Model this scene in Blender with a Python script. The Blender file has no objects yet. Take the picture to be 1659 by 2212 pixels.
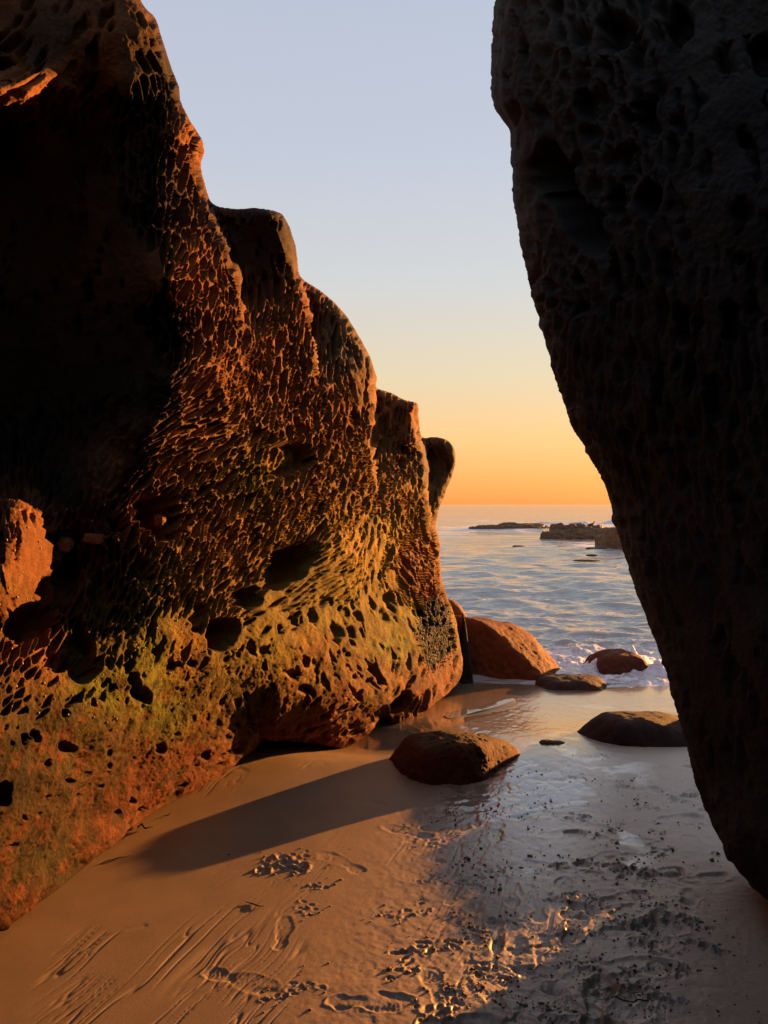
import bpy, math, random
import numpy as np
from mathutils import Vector

# ------------------------------------------------------------------ camera, sky, sun, exposure
scene = bpy.context.scene
col = scene.collection
H = 1.65            # eye height above the sand
FP = 1626.0         # focal length in units of a 1659 x 2212 picture
CU, CV = 829.5, 1090.0
SUN_AZ, SUN_EL = math.radians(49.0), math.radians(5.3)
SUN = Vector((math.sin(SUN_AZ)*math.cos(SUN_EL), math.cos(SUN_AZ)*math.cos(SUN_EL), math.sin(SUN_EL)))

cam_d = bpy.data.cameras.new('camera')
cam = bpy.data.objects.new('camera', cam_d); col.objects.link(cam)
cam.location = (0, 0, H); cam.rotation_euler = (math.radians(90), 0, 0)
cam_d.sensor_fit = 'VERTICAL'; cam_d.sensor_height = 36.0; cam_d.sensor_width = 27.0
cam_d.lens = FP/2212.0*36.0
cam_d.shift_y = -16.0/2212.0
cam_d.clip_start = 0.05; cam_d.clip_end = 20000.0
scene.camera = cam

world = bpy.data.worlds.new('World'); scene.world = world; world.use_nodes = True
wn = world.node_tree.nodes; wl = world.node_tree.links
wn.clear()
wo = wn.new('ShaderNodeOutputWorld'); bg = wn.new('ShaderNodeBackground')
sky = wn.new('ShaderNodeTexSky'); sky.sky_type = 'NISHITA'; sky.sun_disc = False
sky.sun_elevation = SUN_EL; sky.sun_rotation = SUN_AZ
sky.air_density = 1.0; sky.dust_density = 1.0; sky.ozone_density = 1.5; sky.altitude = 0.0
# the evening haze tints the sky by height above the horizon, alike all the way round
tc = wn.new('ShaderNodeTexCoord'); sx = wn.new('ShaderNodeSeparateXYZ')
rmp = wn.new('ShaderNodeValToRGB'); mixs = wn.new('ShaderNodeMix'); mixs.data_type = 'RGBA'; mixs.blend_type = 'MIX'
wl.new(tc.outputs['Generated'], sx.inputs[0]); wl.new(sx.outputs['Z'], rmp.inputs['Fac'])
def s2l(c):
    return tuple(((v/255.0)/12.92 if v/255.0 <= 0.04045 else ((v/255.0+0.055)/1.055)**2.4) for v in c)
stops = [(0.0, (250,152,80)), (0.03, (252,168,88)), (0.085, (252,195,122)), (0.17, (232,210,172)),
         (0.28, (212,211,209)), (0.42, (197,202,216)), (0.60, (187,195,212)), (1.0, (148,164,196))]
els = rmp.color_ramp.elements
while len(els) < len(stops): els.new(0.5)
SKY_STRENGTH = 0.10
EXPOSURE = 2.65
for e, (p, c) in zip(els, stops):
    e.position = p; e.color = (*s2l(c), 1)
scl = wn.new('ShaderNodeVectorMath'); scl.operation = 'SCALE'
scl.inputs['Scale'].default_value = 1.0/(SKY_STRENGTH*2**EXPOSURE)
wl.new(rmp.outputs['Color'], scl.inputs[0])
mixs.inputs['Factor'].default_value = 0.95
wl.new(sky.outputs['Color'], mixs.inputs['A']); wl.new(scl.outputs[0], mixs.inputs['B'])
bg.inputs['Strength'].default_value = SKY_STRENGTH
wl.new(mixs.outputs['Result'], bg.inputs['Color']); wl.new(bg.outputs[0], wo.inputs['Surface'])

sun_d = bpy.data.lights.new('sun', 'SUN'); sun_d.energy = 4.0; sun_d.angle = math.radians(0.6)
sun_d.color = (1.0, 0.415, 0.098)
sun_o = bpy.data.objects.new('sun', sun_d); col.objects.link(sun_o)
sun_o.location = SUN*50
sun_o.rotation_euler = (-SUN).to_track_quat('-Z', 'Y').to_euler()

scene.view_settings.view_transform = 'Standard'; scene.view_settings.look = 'None'
scene.view_settings.exposure = EXPOSURE; scene.view_settings.gamma = 1.0
scene.view_settings.use_curve_mapping = False
scene.render.engine = 'CYCLES'
scene.cycles.use_denoising = True
scene.cycles.max_bounces = 6; scene.cycles.diffuse_bounces = 1; scene.cycles.glossy_bounces = 3
scene.cycles.caustics_reflective = False; scene.cycles.caustics_refractive = False

rng = np.random.default_rng(7)
random.seed(7)
Z_SEA = -0.16

# ------------------------------------------------------------------ numpy helpers
def sstep(a, b, x):
    t = np.clip((x-a)/(b-a), 0, 1); return t*t*(3-2*t)

def _hash(ix, iy, iz, seed):
    h = (ix.astype(np.uint32)*np.uint32(374761393) + iy.astype(np.uint32)*np.uint32(668265263)
         + iz.astype(np.uint32)*np.uint32(2147483647) + np.uint32((seed*974711) & 0xffffffff))
    h = (h ^ (h >> np.uint32(13)))*np.uint32(1274126177)
    h = h ^ (h >> np.uint32(16))
    return h.astype(np.float32)*np.float32(1.0/4294967295.0)*2-1

def vnoise2(x, y, seed=0):
    x = np.asarray(x, np.float32); y = np.asarray(y, np.float32)
    fx = np.floor(x); fy = np.floor(y); tx = x-fx; ty = y-fy
    ix = fx.astype(np.int64); iy = fy.astype(np.int64); iz = np.zeros_like(ix)
    tx = tx*tx*tx*(tx*(tx*6-15)+10); ty = ty*ty*ty*(ty*(ty*6-15)+10)
    a = _hash(ix, iy, iz, seed); b = _hash(ix+1, iy, iz, seed)
    c = _hash(ix, iy+1, iz, seed); d = _hash(ix+1, iy+1, iz, seed)
    return (a+(b-a)*tx)*(1-ty)+(c+(d-c)*tx)*ty

def vnoise3(p, seed=0):
    p = np.asarray(p, np.float32)
    f = np.floor(p); t = p-f; i = f.astype(np.int64); t = t*t*t*(t*(t*6-15)+10)
    r = 0
    for dx in (0, 1):
        wx = t[..., 0] if dx else 1-t[..., 0]
        for dy in (0, 1):
            wy = t[..., 1] if dy else 1-t[..., 1]
            for dz in (0, 1):
                wz = t[..., 2] if dz else 1-t[..., 2]
                r = r + wx*wy*wz*_hash(i[..., 0]+dx, i[..., 1]+dy, i[..., 2]+dz, seed)
    return r

def fbm2(x, y, oct=4, seed=0, gain=0.5):
    r = 0; a = 1.0; f = 1.0; n = 0
    for k in range(oct):
        r = r + a*vnoise2(x*f+k*17.3, y*f-k*9.1, seed+k); n += a; a *= gain; f *= 2.03
    return r/n

def fbm3(p, oct=4, seed=0, gain=0.5):
    r = 0; a = 1.0; f = 1.0; n = 0
    p = np.asarray(p, np.float32)
    for k in range(oct):
        r = r + a*vnoise3(p*f+k*11.7, seed+k); n += a; a *= gain; f *= 2.03
    return r/n

def blur(a, n):
    for _ in range(n):
        b = np.pad(a, 1, mode='edge')
        a = (b[:-2, 1:-1]+b[2:, 1:-1]+b[1:-1, :-2]+b[1:-1, 2:]+2*b[1:-1, 1:-1])/6
    return a

# ------------------------------------------------------------------ object helpers
def mesh_np(name, V, F, smooth=True):
    me = bpy.data.meshes.new(name)
    V = np.ascontiguousarray(V, np.float32); F = np.ascontiguousarray(F, np.int32)
    n, k = F.shape
    me.vertices.add(len(V)); me.vertices.foreach_set('co', V.ravel())
    me.loops.add(n*k); me.loops.foreach_set('vertex_index', F.ravel())
    me.polygons.add(n); me.polygons.foreach_set('loop_start', np.arange(0, n*k, k, dtype=np.int32))
    if smooth: me.polygons.foreach_set('use_smooth', np.ones(n, bool))
    me.update(calc_edges=True)
    return me

def set_attr(me, name, arr):
    arr = np.asarray(arr, np.float32)
    if arr.ndim == 1:
        a = me.attributes.new(name, 'FLOAT', 'POINT'); a.data.foreach_set('value', arr)
    else:
        a = me.attributes.new(name, 'FLOAT_COLOR', 'POINT')
        full = np.ones((len(arr), 4), np.float32); full[:, :3] = arr[:, :3]
        a.data.foreach_set('color', full.ravel())

def link(name, me, mat, parent=None, loc=(0, 0, 0)):
    o = bpy.data.objects.new(name, me); col.objects.link(o)
    if mat is not None and me is not None and len(me.materials) == 0: me.materials.append(mat)
    o.location = loc
    if parent is not None: o.parent = parent
    return o

def tag(o, label=None, cat=None, group=None, kind=None):
    if label: o['label'] = label
    if cat: o['category'] = cat
    if group: o['group'] = group
    if kind: o['kind'] = kind
    return o

def compact(V, F, attrs):
    used = np.zeros(len(V), bool); used[F.ravel()] = True
    idx = np.cumsum(used)-1
    return V[used], idx[F], [a[used] for a in attrs]

def grid_faces(nr, nc, keep=None):
    i = np.arange(nr*nc).reshape(nr, nc)
    F = np.stack([i[:-1, :-1], i[1:, :-1], i[1:, 1:], i[:-1, 1:]], -1).reshape(-1, 4)
    if keep is not None:
        k = (keep[:-1, :-1] & keep[1:, :-1] & keep[1:, 1:] & keep[:-1, 1:]).ravel()
        F = F[k]
    return F

def pix(u, v, D):
    return np.array([(u-CU)/FP*D, D, H+(CV-v)/FP*D])
def ground(u, v, z=0.0):
    D = (H-z)*FP/(v-CV); return pix(u, v, D)

# ------------------------------------------------------------------ materials
def nodes(name):
    m = bpy.data.materials.new(name); m.use_nodes = True
    nt = m.node_tree; nt.nodes.clear()
    out = nt.nodes.new('ShaderNodeOutputMaterial'); b = nt.nodes.new('ShaderNodeBsdfPrincipled')
    nt.links.new(b.outputs[0], out.inputs['Surface'])
    return m, nt, b

def tex_noise(nt, scale, detail=6, rough=0.6, vec=None, w=None):
    t = nt.nodes.new('ShaderNodeTexNoise'); t.inputs['Scale'].default_value = scale
    t.inputs['Detail'].default_value = detail; t.inputs['Roughness'].default_value = rough
    if vec is not None: nt.links.new(vec, t.inputs['Vector'])
    return t

def ramp(nt, fac, pts):
    r = nt.nodes.new('ShaderNodeValToRGB'); e = r.color_ramp.elements
    while len(e) < len(pts): e.new(0.5)
    for x, (p, c) in zip(e, pts):
        x.position = p; x.color = (*c, 1) if len(c) == 3 else c
    nt.links.new(fac, r.inputs['Fac']); return r

def mixc(nt, mode, fac, a, b):
    m = nt.nodes.new('ShaderNodeMix'); m.data_type = 'RGBA'; m.blend_type = mode
    for sock, v in (('Factor', fac), ('A', a), ('B', b)):
        if hasattr(v, 'is_output'): nt.links.new(v, m.inputs[sock])
        elif isinstance(v, (int, float)): m.inputs[sock].default_value = v
        else: m.inputs[sock].default_value = (*v, 1)
    return m.outputs['Result']

def rock_material(name, scale=1.0, var=0.5, rough=0.85, bump=0.4, bdist=0.004, spec=0.3, grain=90.0):
    m, nt, b = nodes(name)
    at = nt.nodes.new('ShaderNodeAttribute'); at.attribute_name = 'tint'
    g = nt.nodes.new('ShaderNodeNewGeometry')
    n1 = tex_noise(nt, 9*scale, 8, 0.65, g.outputs['Position'])
    n2 = tex_noise(nt, grain*scale, 4, 0.7, g.outputs['Position'])
    r1 = ramp(nt, n1.outputs['Fac'], [(0.3, (1-var,)*3), (0.7, (1+var*0.6,)*3)])
    r2 = ramp(nt, n2.outputs['Fac'], [(0.3, (1-var*0.9,)*3), (0.68, (1+var*0.8,)*3)])
    c = mixc(nt, 'MULTIPLY', 1.0, at.outputs['Color'], r1.outputs['Color'])
    c = mixc(nt, 'MULTIPLY', 1.0, c, r2.outputs['Color'])
    nt.links.new(c, b.inputs['Base Color'])
    b.inputs['Roughness'].default_value = rough; b.inputs['Specular IOR Level'].default_value = spec
    bp = nt.nodes.new('ShaderNodeBump'); bp.inputs['Strength'].default_value = bump; bp.inputs['Distance'].default_value = bdist
    nt.links.new(n2.outputs['Fac'], bp.inputs['Height']); nt.links.new(bp.outputs[0], b.inputs['Normal'])
    return m

def plain_material(name, color, rough=0.6, var=0.3, scale=40.0, spec=0.4):
    m, nt, b = nodes(name)
    g = nt.nodes.new('ShaderNodeNewGeometry')
    n = tex_noise(nt, scale, 5, 0.6, g.outputs['Position'])
    r = ramp(nt, n.outputs['Fac'], [(0.3, tuple(c*(1-var) for c in color)), (0.7, tuple(c*(1+var) for c in color))])
    nt.links.new(r.outputs['Color'], b.inputs['Base Color'])
    b.inputs['Roughness'].default_value = rough; b.inputs['Specular IOR Level'].default_value = spec
    return m

M_CLIFF = rock_material('sandstone_with_algae', 1.0, 0.5, 0.85, 0.9, 0.007, 0.1, 110.0)
M_WALL = rock_material('dark_sandstone', 1.0, 0.35, 0.9, 0.6, 0.005, 0.2, 70.0)
M_BOULDER = rock_material('wet_mossy_rock', 1.6, 0.5, 0.8, 1.0, 0.007, 0.15, 80.0)
M_REEF = rock_material('reef_rock', 0.3, 0.4, 0.75, 0.8, 0.03, 0.4, 12.0)
M_MUSSEL = plain_material('mussel_shell', (0.007, 0.006, 0.007), 0.55, 0.4, 60.0, 0.3)
M_WEED = plain_material('dried_seaweed', (0.03, 0.015, 0.008), 0.6)
M_CRUMB = plain_material('damp_sand_pellet', (0.19, 0.14, 0.095), 0.85, 0.3, 200.0, 0.2)

# ------------------------------------------------------------------ rock faces built as relief surfaces
def catmull(P, step):
    P = np.asarray(P, float); out = []
    Q = np.vstack([2*P[0]-P[1], P, 2*P[-1]-P[-2]])
    for i in range(1, len(Q)-2):
        p0, p1, p2, p3 = Q[i-1:i+3]
        n = max(2, int(np.linalg.norm(p2[:2]-p1[:2])/step))
        t = (np.arange(n)/n)[:, None]
        # centripetal-like tension to limit overshoot
        m1 = (p2-p0)*0.42; m2 = (p3-p1)*0.42
        L = np.linalg.norm((p2-p1)[:2]); 
        for m in (m1, m2):
            l = np.linalg.norm(m[:2]); 
            if l > L: m *= L/l
        out.append((2*t**3-3*t**2+1)*p1+(t**3-2*t**2+t)*m1+(-2*t**3+3*t**2)*p2+(t**3-t**2)*m2)
    out.append(P[-1:]); return np.vstack(out)

def curve_field(us, vs, C, W):
    """nearest curve point of each grid node within W: distance, side sign, nearest u, v, extra channels"""
    nr, nc = len(vs), len(us)
    dist = np.full((nr, nc), 1e9); side = np.zeros((nr, nc)); extra = np.zeros((nr, nc, C.shape[1]))
    nrm = np.zeros((nr, nc, 2))
    for a, b in zip(C[:-1], C[1:]):
        r0 = np.searchsorted(vs, min(a[1], b[1])-W); r1 = np.searchsorted(vs, max(a[1], b[1])+W)
        c0 = np.searchsorted(us, min(a[0], b[0])-W); c1 = np.searchsorted(us, max(a[0], b[0])+W)
        if r1 <= r0 or c1 <= c0: continue
        U, Vv = np.meshgrid(us[c0:c1], vs[r0:r1])
        e = b[:2]-a[:2]; L2 = e@e+1e-9
        t = np.clip(((U-a[0])*e[0]+(Vv-a[1])*e[1])/L2, 0, 1)
        qx = a[0]+t*e[0]; qy = a[1]+t*e[1]
        d = np.hypot(U-qx, Vv-qy)
        sub = dist[r0:r1, c0:c1]; m = d < sub
        sub[m] = d[m]
        cr = e[0]*(Vv-a[1])-e[1]*(U-a[0])
        side[r0:r1, c0:c1][m] = np.sign(cr)[m]
        ex = a[None, None, :]+t[..., None]*(b-a)[None, None, :]
        extra[r0:r1, c0:c1][m] = ex[m]
        n = np.array([-e[1], e[0]])/math.sqrt(L2)
        nrm[r0:r1, c0:c1][m] = n
    return dist, side, extra, nrm

def inside_poly(us, vs, P):
    ins = np.zeros((len(vs), len(us)), bool)
    n = len(P)
    for i in range(n):
        a, b = P[i], P[(i+1) % n]
        lo, hi = min(a[1], b[1]), max(a[1], b[1])
        r0, r1 = np.searchsorted(vs, lo), np.searchsorted(vs, hi)
        if r1 <= r0: continue
        uc = a[0]+(vs[r0:r1]-a[1])/(b[1]-a[1])*(b[0]-a[0])
        ins[r0:r1] ^= us[None, :] > uc[:, None]
    return ins

def idw(U, V, T, power=3.0, chunk=None):
    """smooth blend of the rows of a control table (u, v, values...)"""
    T = np.asarray(T, float); acc = 0; ws = 0
    for row in T:
        w = 1.0/(((U-row[0])**2+(V-row[1])**2)+400.0)**(power/2)
        acc = acc+w[..., None]*row[2:]; ws = ws+w
    return acc/ws[..., None]

def rbf_depth(U, V, T, s=100.0):
    T = np.asarray(T, float); P = T[:, :2]/s; y = T[:, 2]; n = len(P)
    r = np.hypot(P[:, None, 0]-P[None, :, 0], P[:, None, 1]-P[None, :, 1])
    A = np.zeros((n+3, n+3)); A[:n, :n] = -r-np.eye(n)*0.02
    A[:n, n] = 1; A[:n, n+1:] = P; A[n, :n] = 1; A[n+1:, :n] = P.T
    w = np.linalg.solve(A, np.concatenate([y, [0, 0, 0]]))
    out = w[n]+w[n+1]*U/s+w[n+2]*V/s
    for k in range(n): out = out-w[k]*np.hypot(U/s-P[k, 0], V/s-P[k, 1])
    return out

def upsample(cu, cv, A, us, vs):
    fx = np.clip(np.interp(us, cu, np.arange(len(cu))), 0, len(cu)-1.001)
    fy = np.clip(np.interp(vs, cv, np.arange(len(cv))), 0, len(cv)-1.001)
    ix = fx.astype(int); iy = fy.astype(int); tx = fx-ix; ty = fy-iy
    if A.ndim == 3: tx = tx[None, :, None]; ty = ty[:, None, None]
    else: tx = tx[None, :]; ty = ty[:, None]
    a = A[np.ix_(iy, ix)]; b = A[np.ix_(iy, ix+1)]; c = A[np.ix_(iy+1, ix)]; d = A[np.ix_(iy+1, ix+1)]
    return (a*(1-tx)+b*tx)*(1-ty)+(c*(1-tx)+d*tx)*ty

def scatter_cells(T, bounds, inside_fn, n_try, seed, pack=0.8):
    """feature points of an uneven honeycomb; T: u v width length angle strength"""
    g = np.random.default_rng(seed)
    pts = np.stack([g.uniform(bounds[0], bounds[1], n_try), g.uniform(bounds[2], bounds[3], n_try)], 1)
    pts = pts[inside_fn(pts)]
    Tm = np.array(T, float)
    ang = np.radians(Tm[:, 4])
    Td = np.column_stack([Tm[:, :2], Tm[:, 2], Tm[:, 3], np.cos(2*ang), np.sin(2*ang), Tm[:, 5]])
    par = idw(pts[:, 0], pts[:, 1], Td, 5.0)
    wdt = par[:, 0]*0.95*np.exp(g.normal(0, 0.30, len(pts))); ln = par[:, 1]*1.25*(wdt/par[:, 0]/.95)*np.exp(g.normal(0, 0.18, len(pts)))
    a = 0.5*np.arctan2(par[:, 3], par[:, 2])+g.normal(0, 0.12, len(pts))
    cell = {}; keep = []
    B = 90.0
    for i in range(len(pts)):
        x, y = pts[i]; ca, sa = math.cos(a[i]), math.sin(a[i])
        kx, ky = int(x//B), int(y//B); ok = True
        for ax in (-1, 0, 1):
            for ay in (-1, 0, 1):
                for j in cell.get((kx+ax, ky+ay), ()):
                    dx, dy = pts[j, 0]-x, pts[j, 1]-y
                    p = (dx*ca+dy*sa)/ln[i]; q = (-dx*sa+dy*ca)/wdt[i]
                    if p*p+q*q < pack*pack: ok = False; break
                if not ok: break
            if not ok: break
        if ok:
            cell.setdefault((kx, ky), []).append(i); keep.append(i)
    k = np.array(keep)
    st = par[k, 4]*np.exp(g.normal(0, 0.18, len(k)))
    weak = st < 0.45
    st = np.where(weak, st*np.where(g.uniform(size=len(k)) < 0.72, 0.08, 1.8), st)   # scattered dents instead of a net
    return pts[k], wdt[k], ln[k], a[k], st

def honeycomb(us, vs, cells):
    """edge distance (F2-F1) of the anisotropic cell pattern, and width and strength of the nearest cell"""
    pts, wd, ln, an, st = cells
    nr, nc = len(vs), len(us)
    F1 = np.full((nr, nc), 9.0, np.float32); F2 = np.full((nr, nc), 9.0, np.float32)
    W = np.zeros((nr, nc), np.float32); S = np.zeros((nr, nc), np.float32); X = np.zeros((nr, nc), np.float32)
    for (x, y), w, l, a, s in zip(pts, wd, ln, an, st):
        R = 2.1*max(w, l)
        r0, r1 = np.searchsorted(vs, y-R), np.searchsorted(vs, y+R)
        c0, c1 = np.searchsorted(us, x-R), np.searchsorted(us, x+R)
        if r1 <= r0 or c1 <= c0: continue
        dx = (us[c0:c1]-x)[None, :]; dy = (vs[r0:r1]-y)[:, None]
        ca, sa = math.cos(a), math.sin(a)
        pp = (dx*ca+dy*sa)/l; qq = (-dx*sa+dy*ca)/w
        d = np.sqrt(pp**2+qq**2).astype(np.float32)
        f1 = F1[r0:r1, c0:c1]; f2 = F2[r0:r1, c0:c1]
        m = d < f1
        f2[...] = np.where(m, f1, np.minimum(f2, d))
        f1[...] = np.where(m, d, f1)
        W[r0:r1, c0:c1][m] = w; S[r0:r1, c0:c1][m] = s; X[r0:r1, c0:c1][m] = (np.abs(pp)/(np.abs(pp)+np.abs(qq)+1e-3))[m]
    return np.minimum(F2-F1, 2.0), W, S, X

def hollow_field(us, vs, holes, seed=3):
    """rounded hollows (u, v, ru, rv, angle, depth); returns inward depth in metres and mask"""
    hf = np.zeros((len(vs), len(us)), np.float32); hm = np.zeros_like(hf)
    for k, (x, y, ru, rv, ang, dep) in enumerate(holes):
        if rv > ru and 45 <= ang <= 135: ru, rv = rv, ru      # the angle is that of the long axis
        R = 1.5*max(ru, rv)+6
        r0, r1 = np.searchsorted(vs, y-R), np.searchsorted(vs, y+R)
        c0, c1 = np.searchsorted(us, x-R), np.searchsorted(us, x+R)
        if r1 <= r0 or c1 <= c0: continue
        dx = (us[c0:c1]-x)[None, :]+0*vs[r0:r1][:, None]; dy = (vs[r0:r1]-y)[:, None]+0*us[c0:c1][None, :]
        wob = 1+0.28*vnoise2(dx/(0.8*max(ru, 6))+k*3.1, dy/(0.8*max(rv, 6))+k*1.7, seed)
        ca, sa = math.cos(math.radians(ang)), math.sin(math.radians(ang))
        r = np.sqrt(((dx*ca+dy*sa)/ru)**2+((-dx*sa+dy*ca)/rv)**2)*wob
        f = sstep(1.10, 0.72, r) if ru > 24 else sstep(1.25, 0.35, r)
        hf[r0:r1, c0:c1] = np.maximum(hf[r0:r1, c0:c1], f*dep)
        hm[r0:r1, c0:c1] = np.maximum(hm[r0:r1, c0:c1], f)
    return hf, hm

def rock_relief(us, vs, outline, close_pts, depth_T, curl_w, curl_R, steps, balls, cells_T, holes, tint_fn,
                seed, n_try, back=2.2, ridge=(0.03, 0.40), pitk=1.2, rough_amp=0.012, blurn=3, ragged=2.0):
    C = catmull(outline, 5.0)
    nC = len(C); tt = np.arange(nC)*5.0
    j = ragged*fbm2(tt/22.0, tt*0+seed, 3, seed)
    tang = np.gradient(C[:, :2], axis=0); tang /= np.linalg.norm(tang, axis=1)[:, None]+1e-9
    C[:, 0] += -tang[:, 1]*j; C[:, 1] += tang[:, 0]*j
    poly = np.vstack([C[:, :2], np.asarray(close_pts, float)])
    ins = inside_poly(us, vs, poly)
    E = 14.0
    dist, side, ex, nrm = curve_field(us, vs, C, max(curl_w, E)+10)
    U, V = np.meshgrid(us, vs)
    cu = np.arange(us[0], us[-1]+8, 8.0); cv = np.arange(vs[0], vs[-1]+8, 8.0)
    CUg, CVg = np.meshgrid(cu, cv)
    Dc = blur(rbf_depth(CUg, CVg, depth_T), blurn)
    D = upsample(cu, cv, Dc, us, vs)
    for (bu, bv, ru, rv, amp) in balls:
        r2 = ((U-bu)/ru)**2+((V-bv)/rv)**2
        D = D-amp*np.sqrt(np.clip(1-r2, 0, 1))
    for (pts, w, decay) in steps:
        S = catmull(pts, 6.0)
        d, sd, exs, _ = curve_field(us, vs, S, max(w, decay)+5)
        s = np.where(sd > 0, -d, d)          # curves run downwards: positive to the right
        amp = exs[..., 2]
        t = np.clip(1+s/w, 0, 1)
        f = np.where(s < 0, 0.5*(1-np.sqrt(np.clip(1-t*t, 0, 1))), 0.5+0.5*sstep(0, 5, s))
        f = f*np.clip(1-np.maximum(s, 0)/decay, 0, 1)
        D = D+np.where(d < 1e8, amp*f, 0)
    out = ~ins
    e = np.where(out, dist, 0); dd = np.where(ins, dist, 0)
    t = np.clip(1-dd/curl_w, 0, 1)
    Rl = ex[..., 2]*curl_R if C.shape[1] > 2 else curl_R
    off = np.where(ins, np.where(dist < 1e8, Rl*(1-np.sqrt(np.clip(1-t*t, 0, 1))), 0), 0)
    U2 = U.copy(); V2 = V.copy()
    bandm = out & (dist < E)
    # beyond the outline the surface turns round the edge and runs back behind it
    inward = np.where((side > 0)[..., None], -nrm, nrm)
    U2[bandm] = ex[..., 0][bandm]+inward[..., 0][bandm]*e[bandm]*1.2
    V2[bandm] = ex[..., 1][bandm]+inward[..., 1][bandm]*e[bandm]*1.2
    off[bandm] = Rl[bandm]+e[bandm]/E*back*ex[..., 2][bandm]
    D = D+off
    X = (U2-CU)/FP*D; Y = D; Z = H+(CV-V2)/FP*D
    P = np.stack([X, Y, Z], -1)
    N = np.cross(np.gradient(P, axis=1), np.gradient(P, axis=0))
    for k in range(3): N[..., k] = blur(N[..., k], 2)
    N /= np.linalg.norm(N, axis=-1, keepdims=True)+1e-9
    view = P-np.array([0, 0, H]); flip = (N*view).sum(-1) > 0
    N[flip & ins] *= -1
    # honeycomb weathering
    inpts = lambda p: np.ones(len(p), bool)
    cells = scatter_cells(cells_T, (us[0], us[-1], vs[0], vs[-1]), inpts, n_try, seed)
    ed, W, S, Xr = honeycomb(us, vs, cells)
    jit = 0.06*vnoise2(U/6.0, V/6.0, seed+5)
    wn_ = fbm3(P*9.0, 3, seed+21)
    lo = ridge[0]+0.28*np.clip(0.75-S, 0, 1); hi = ridge[1]*(1+0.4*wn_)+0.45*np.clip(0.75-S, 0, 1)
    pit = sstep(lo, np.maximum(hi, lo+0.12), ed+jit*0.6)
    mpu = D/FP
    h = -pit*S*W*mpu*pitk-(1-pit)*S*W*mpu*(0.05*np.clip(wn_*2.2, -0.2, 1)+0.36*sstep(.62, .92, Xr))
    hf, hm = hollow_field(us, vs, holes, seed+2)
    h = h*(1-0.75*hm)-hf
    big = fbm3(P*3.0, 4, seed+11)*0.035+fbm3(P*11.0, 3, seed+12)*rough_amp
    fine = fbm3(P*70.0, 3, seed+13)*0.0045
    fade = np.where(ins, sstep(0.0, 5.0, np.minimum(dist, 50)), 0.0)
    gu = np.abs(np.gradient(D, axis=1)/np.gradient(us)[None, :]); gv = np.abs(np.gradient(D, axis=0)/np.gradient(vs)[:, None])
    steep = blur(sstep(.022, .05, np.hypot(gu, gv)), 3)
    fade = fade*(1-.8*np.where(dist < 6, 0, steep))
    P = P+N*((h+big+fine)*fade)[..., None]
    keep = ins | bandm
    F = grid_faces(len(vs), len(us), keep)
    tint = tint_fn(U, V, P, N, pit*np.clip(S, 0, 1), hm)
    V3, F3, (tn,) = compact(P.reshape(-1, 3), F, [tint.reshape(-1, 3)])
    return V3, F3, tn, P, N, keep

def axis(lo, f0, f1, hi, fine, coarse):
    a = np.arange(f0, f1+fine, fine)
    l = f0-np.cumsum(np.linspace(fine*1.5, coarse, max(1, int((f0-lo)/((coarse+fine)/2)))))[::-1] if f0 > lo else []
    r = a[-1]+np.cumsum(np.linspace(fine*1.5, coarse, max(1, int((hi-f1)/((coarse+fine)/2))))) if hi > f1 else []
    return np.concatenate([l, a, r])

# ---- left cliff
LEFT_OUT = [(250,-420,1),(285,-200,1),(305,0,1),(335,40,1),(355,95,1),(372,150,1),(387,190,1),(391,220,1),(415,265,1),(437,300,1),
    (442,330,1),(435,360,1),(445,400,1),(458,438,1),(500,449,1),(560,450,1),(608,461,1),(625,490,1),(638,530,1),(645,580,1),
    (652,600,1),(690,625,1),(735,665,1),(770,715,1),(800,770,1),(814,815,1),(815,838,1),(850,850,1),(872,862,1),(903,872,1),
    (906,910,1),(912,944,1),(940,944,1),(966,951,1),(982,972,1),(984,1000,1),(975,1035,1),(962,1065,1),(948,1105,1),(942,1135,1),(950,1165,1),
    (951,1200,1),(955,1250,1),(968,1290,1),(985,1340,1),(993,1385,1),(1001,1430,1),(998,1460,.8),(985,1482,.5),
    (950,1512,.35),(905,1546,.3),(868,1566,.5),(845,1560,.6),(825,1555,.8),(795,1585,.8),(770,1605,.8),(740,1621,.8),(700,1612,.8),(640,1604,.8),(590,1602,.7),
    (560,1606,.6),(545,1625,.45),(450,1692,.3),(330,1757,.2),(230,1835,.15),(130,1917,.15),(0,2012,.15),(-120,2100,.15),(-400,2300,.15)]
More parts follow.
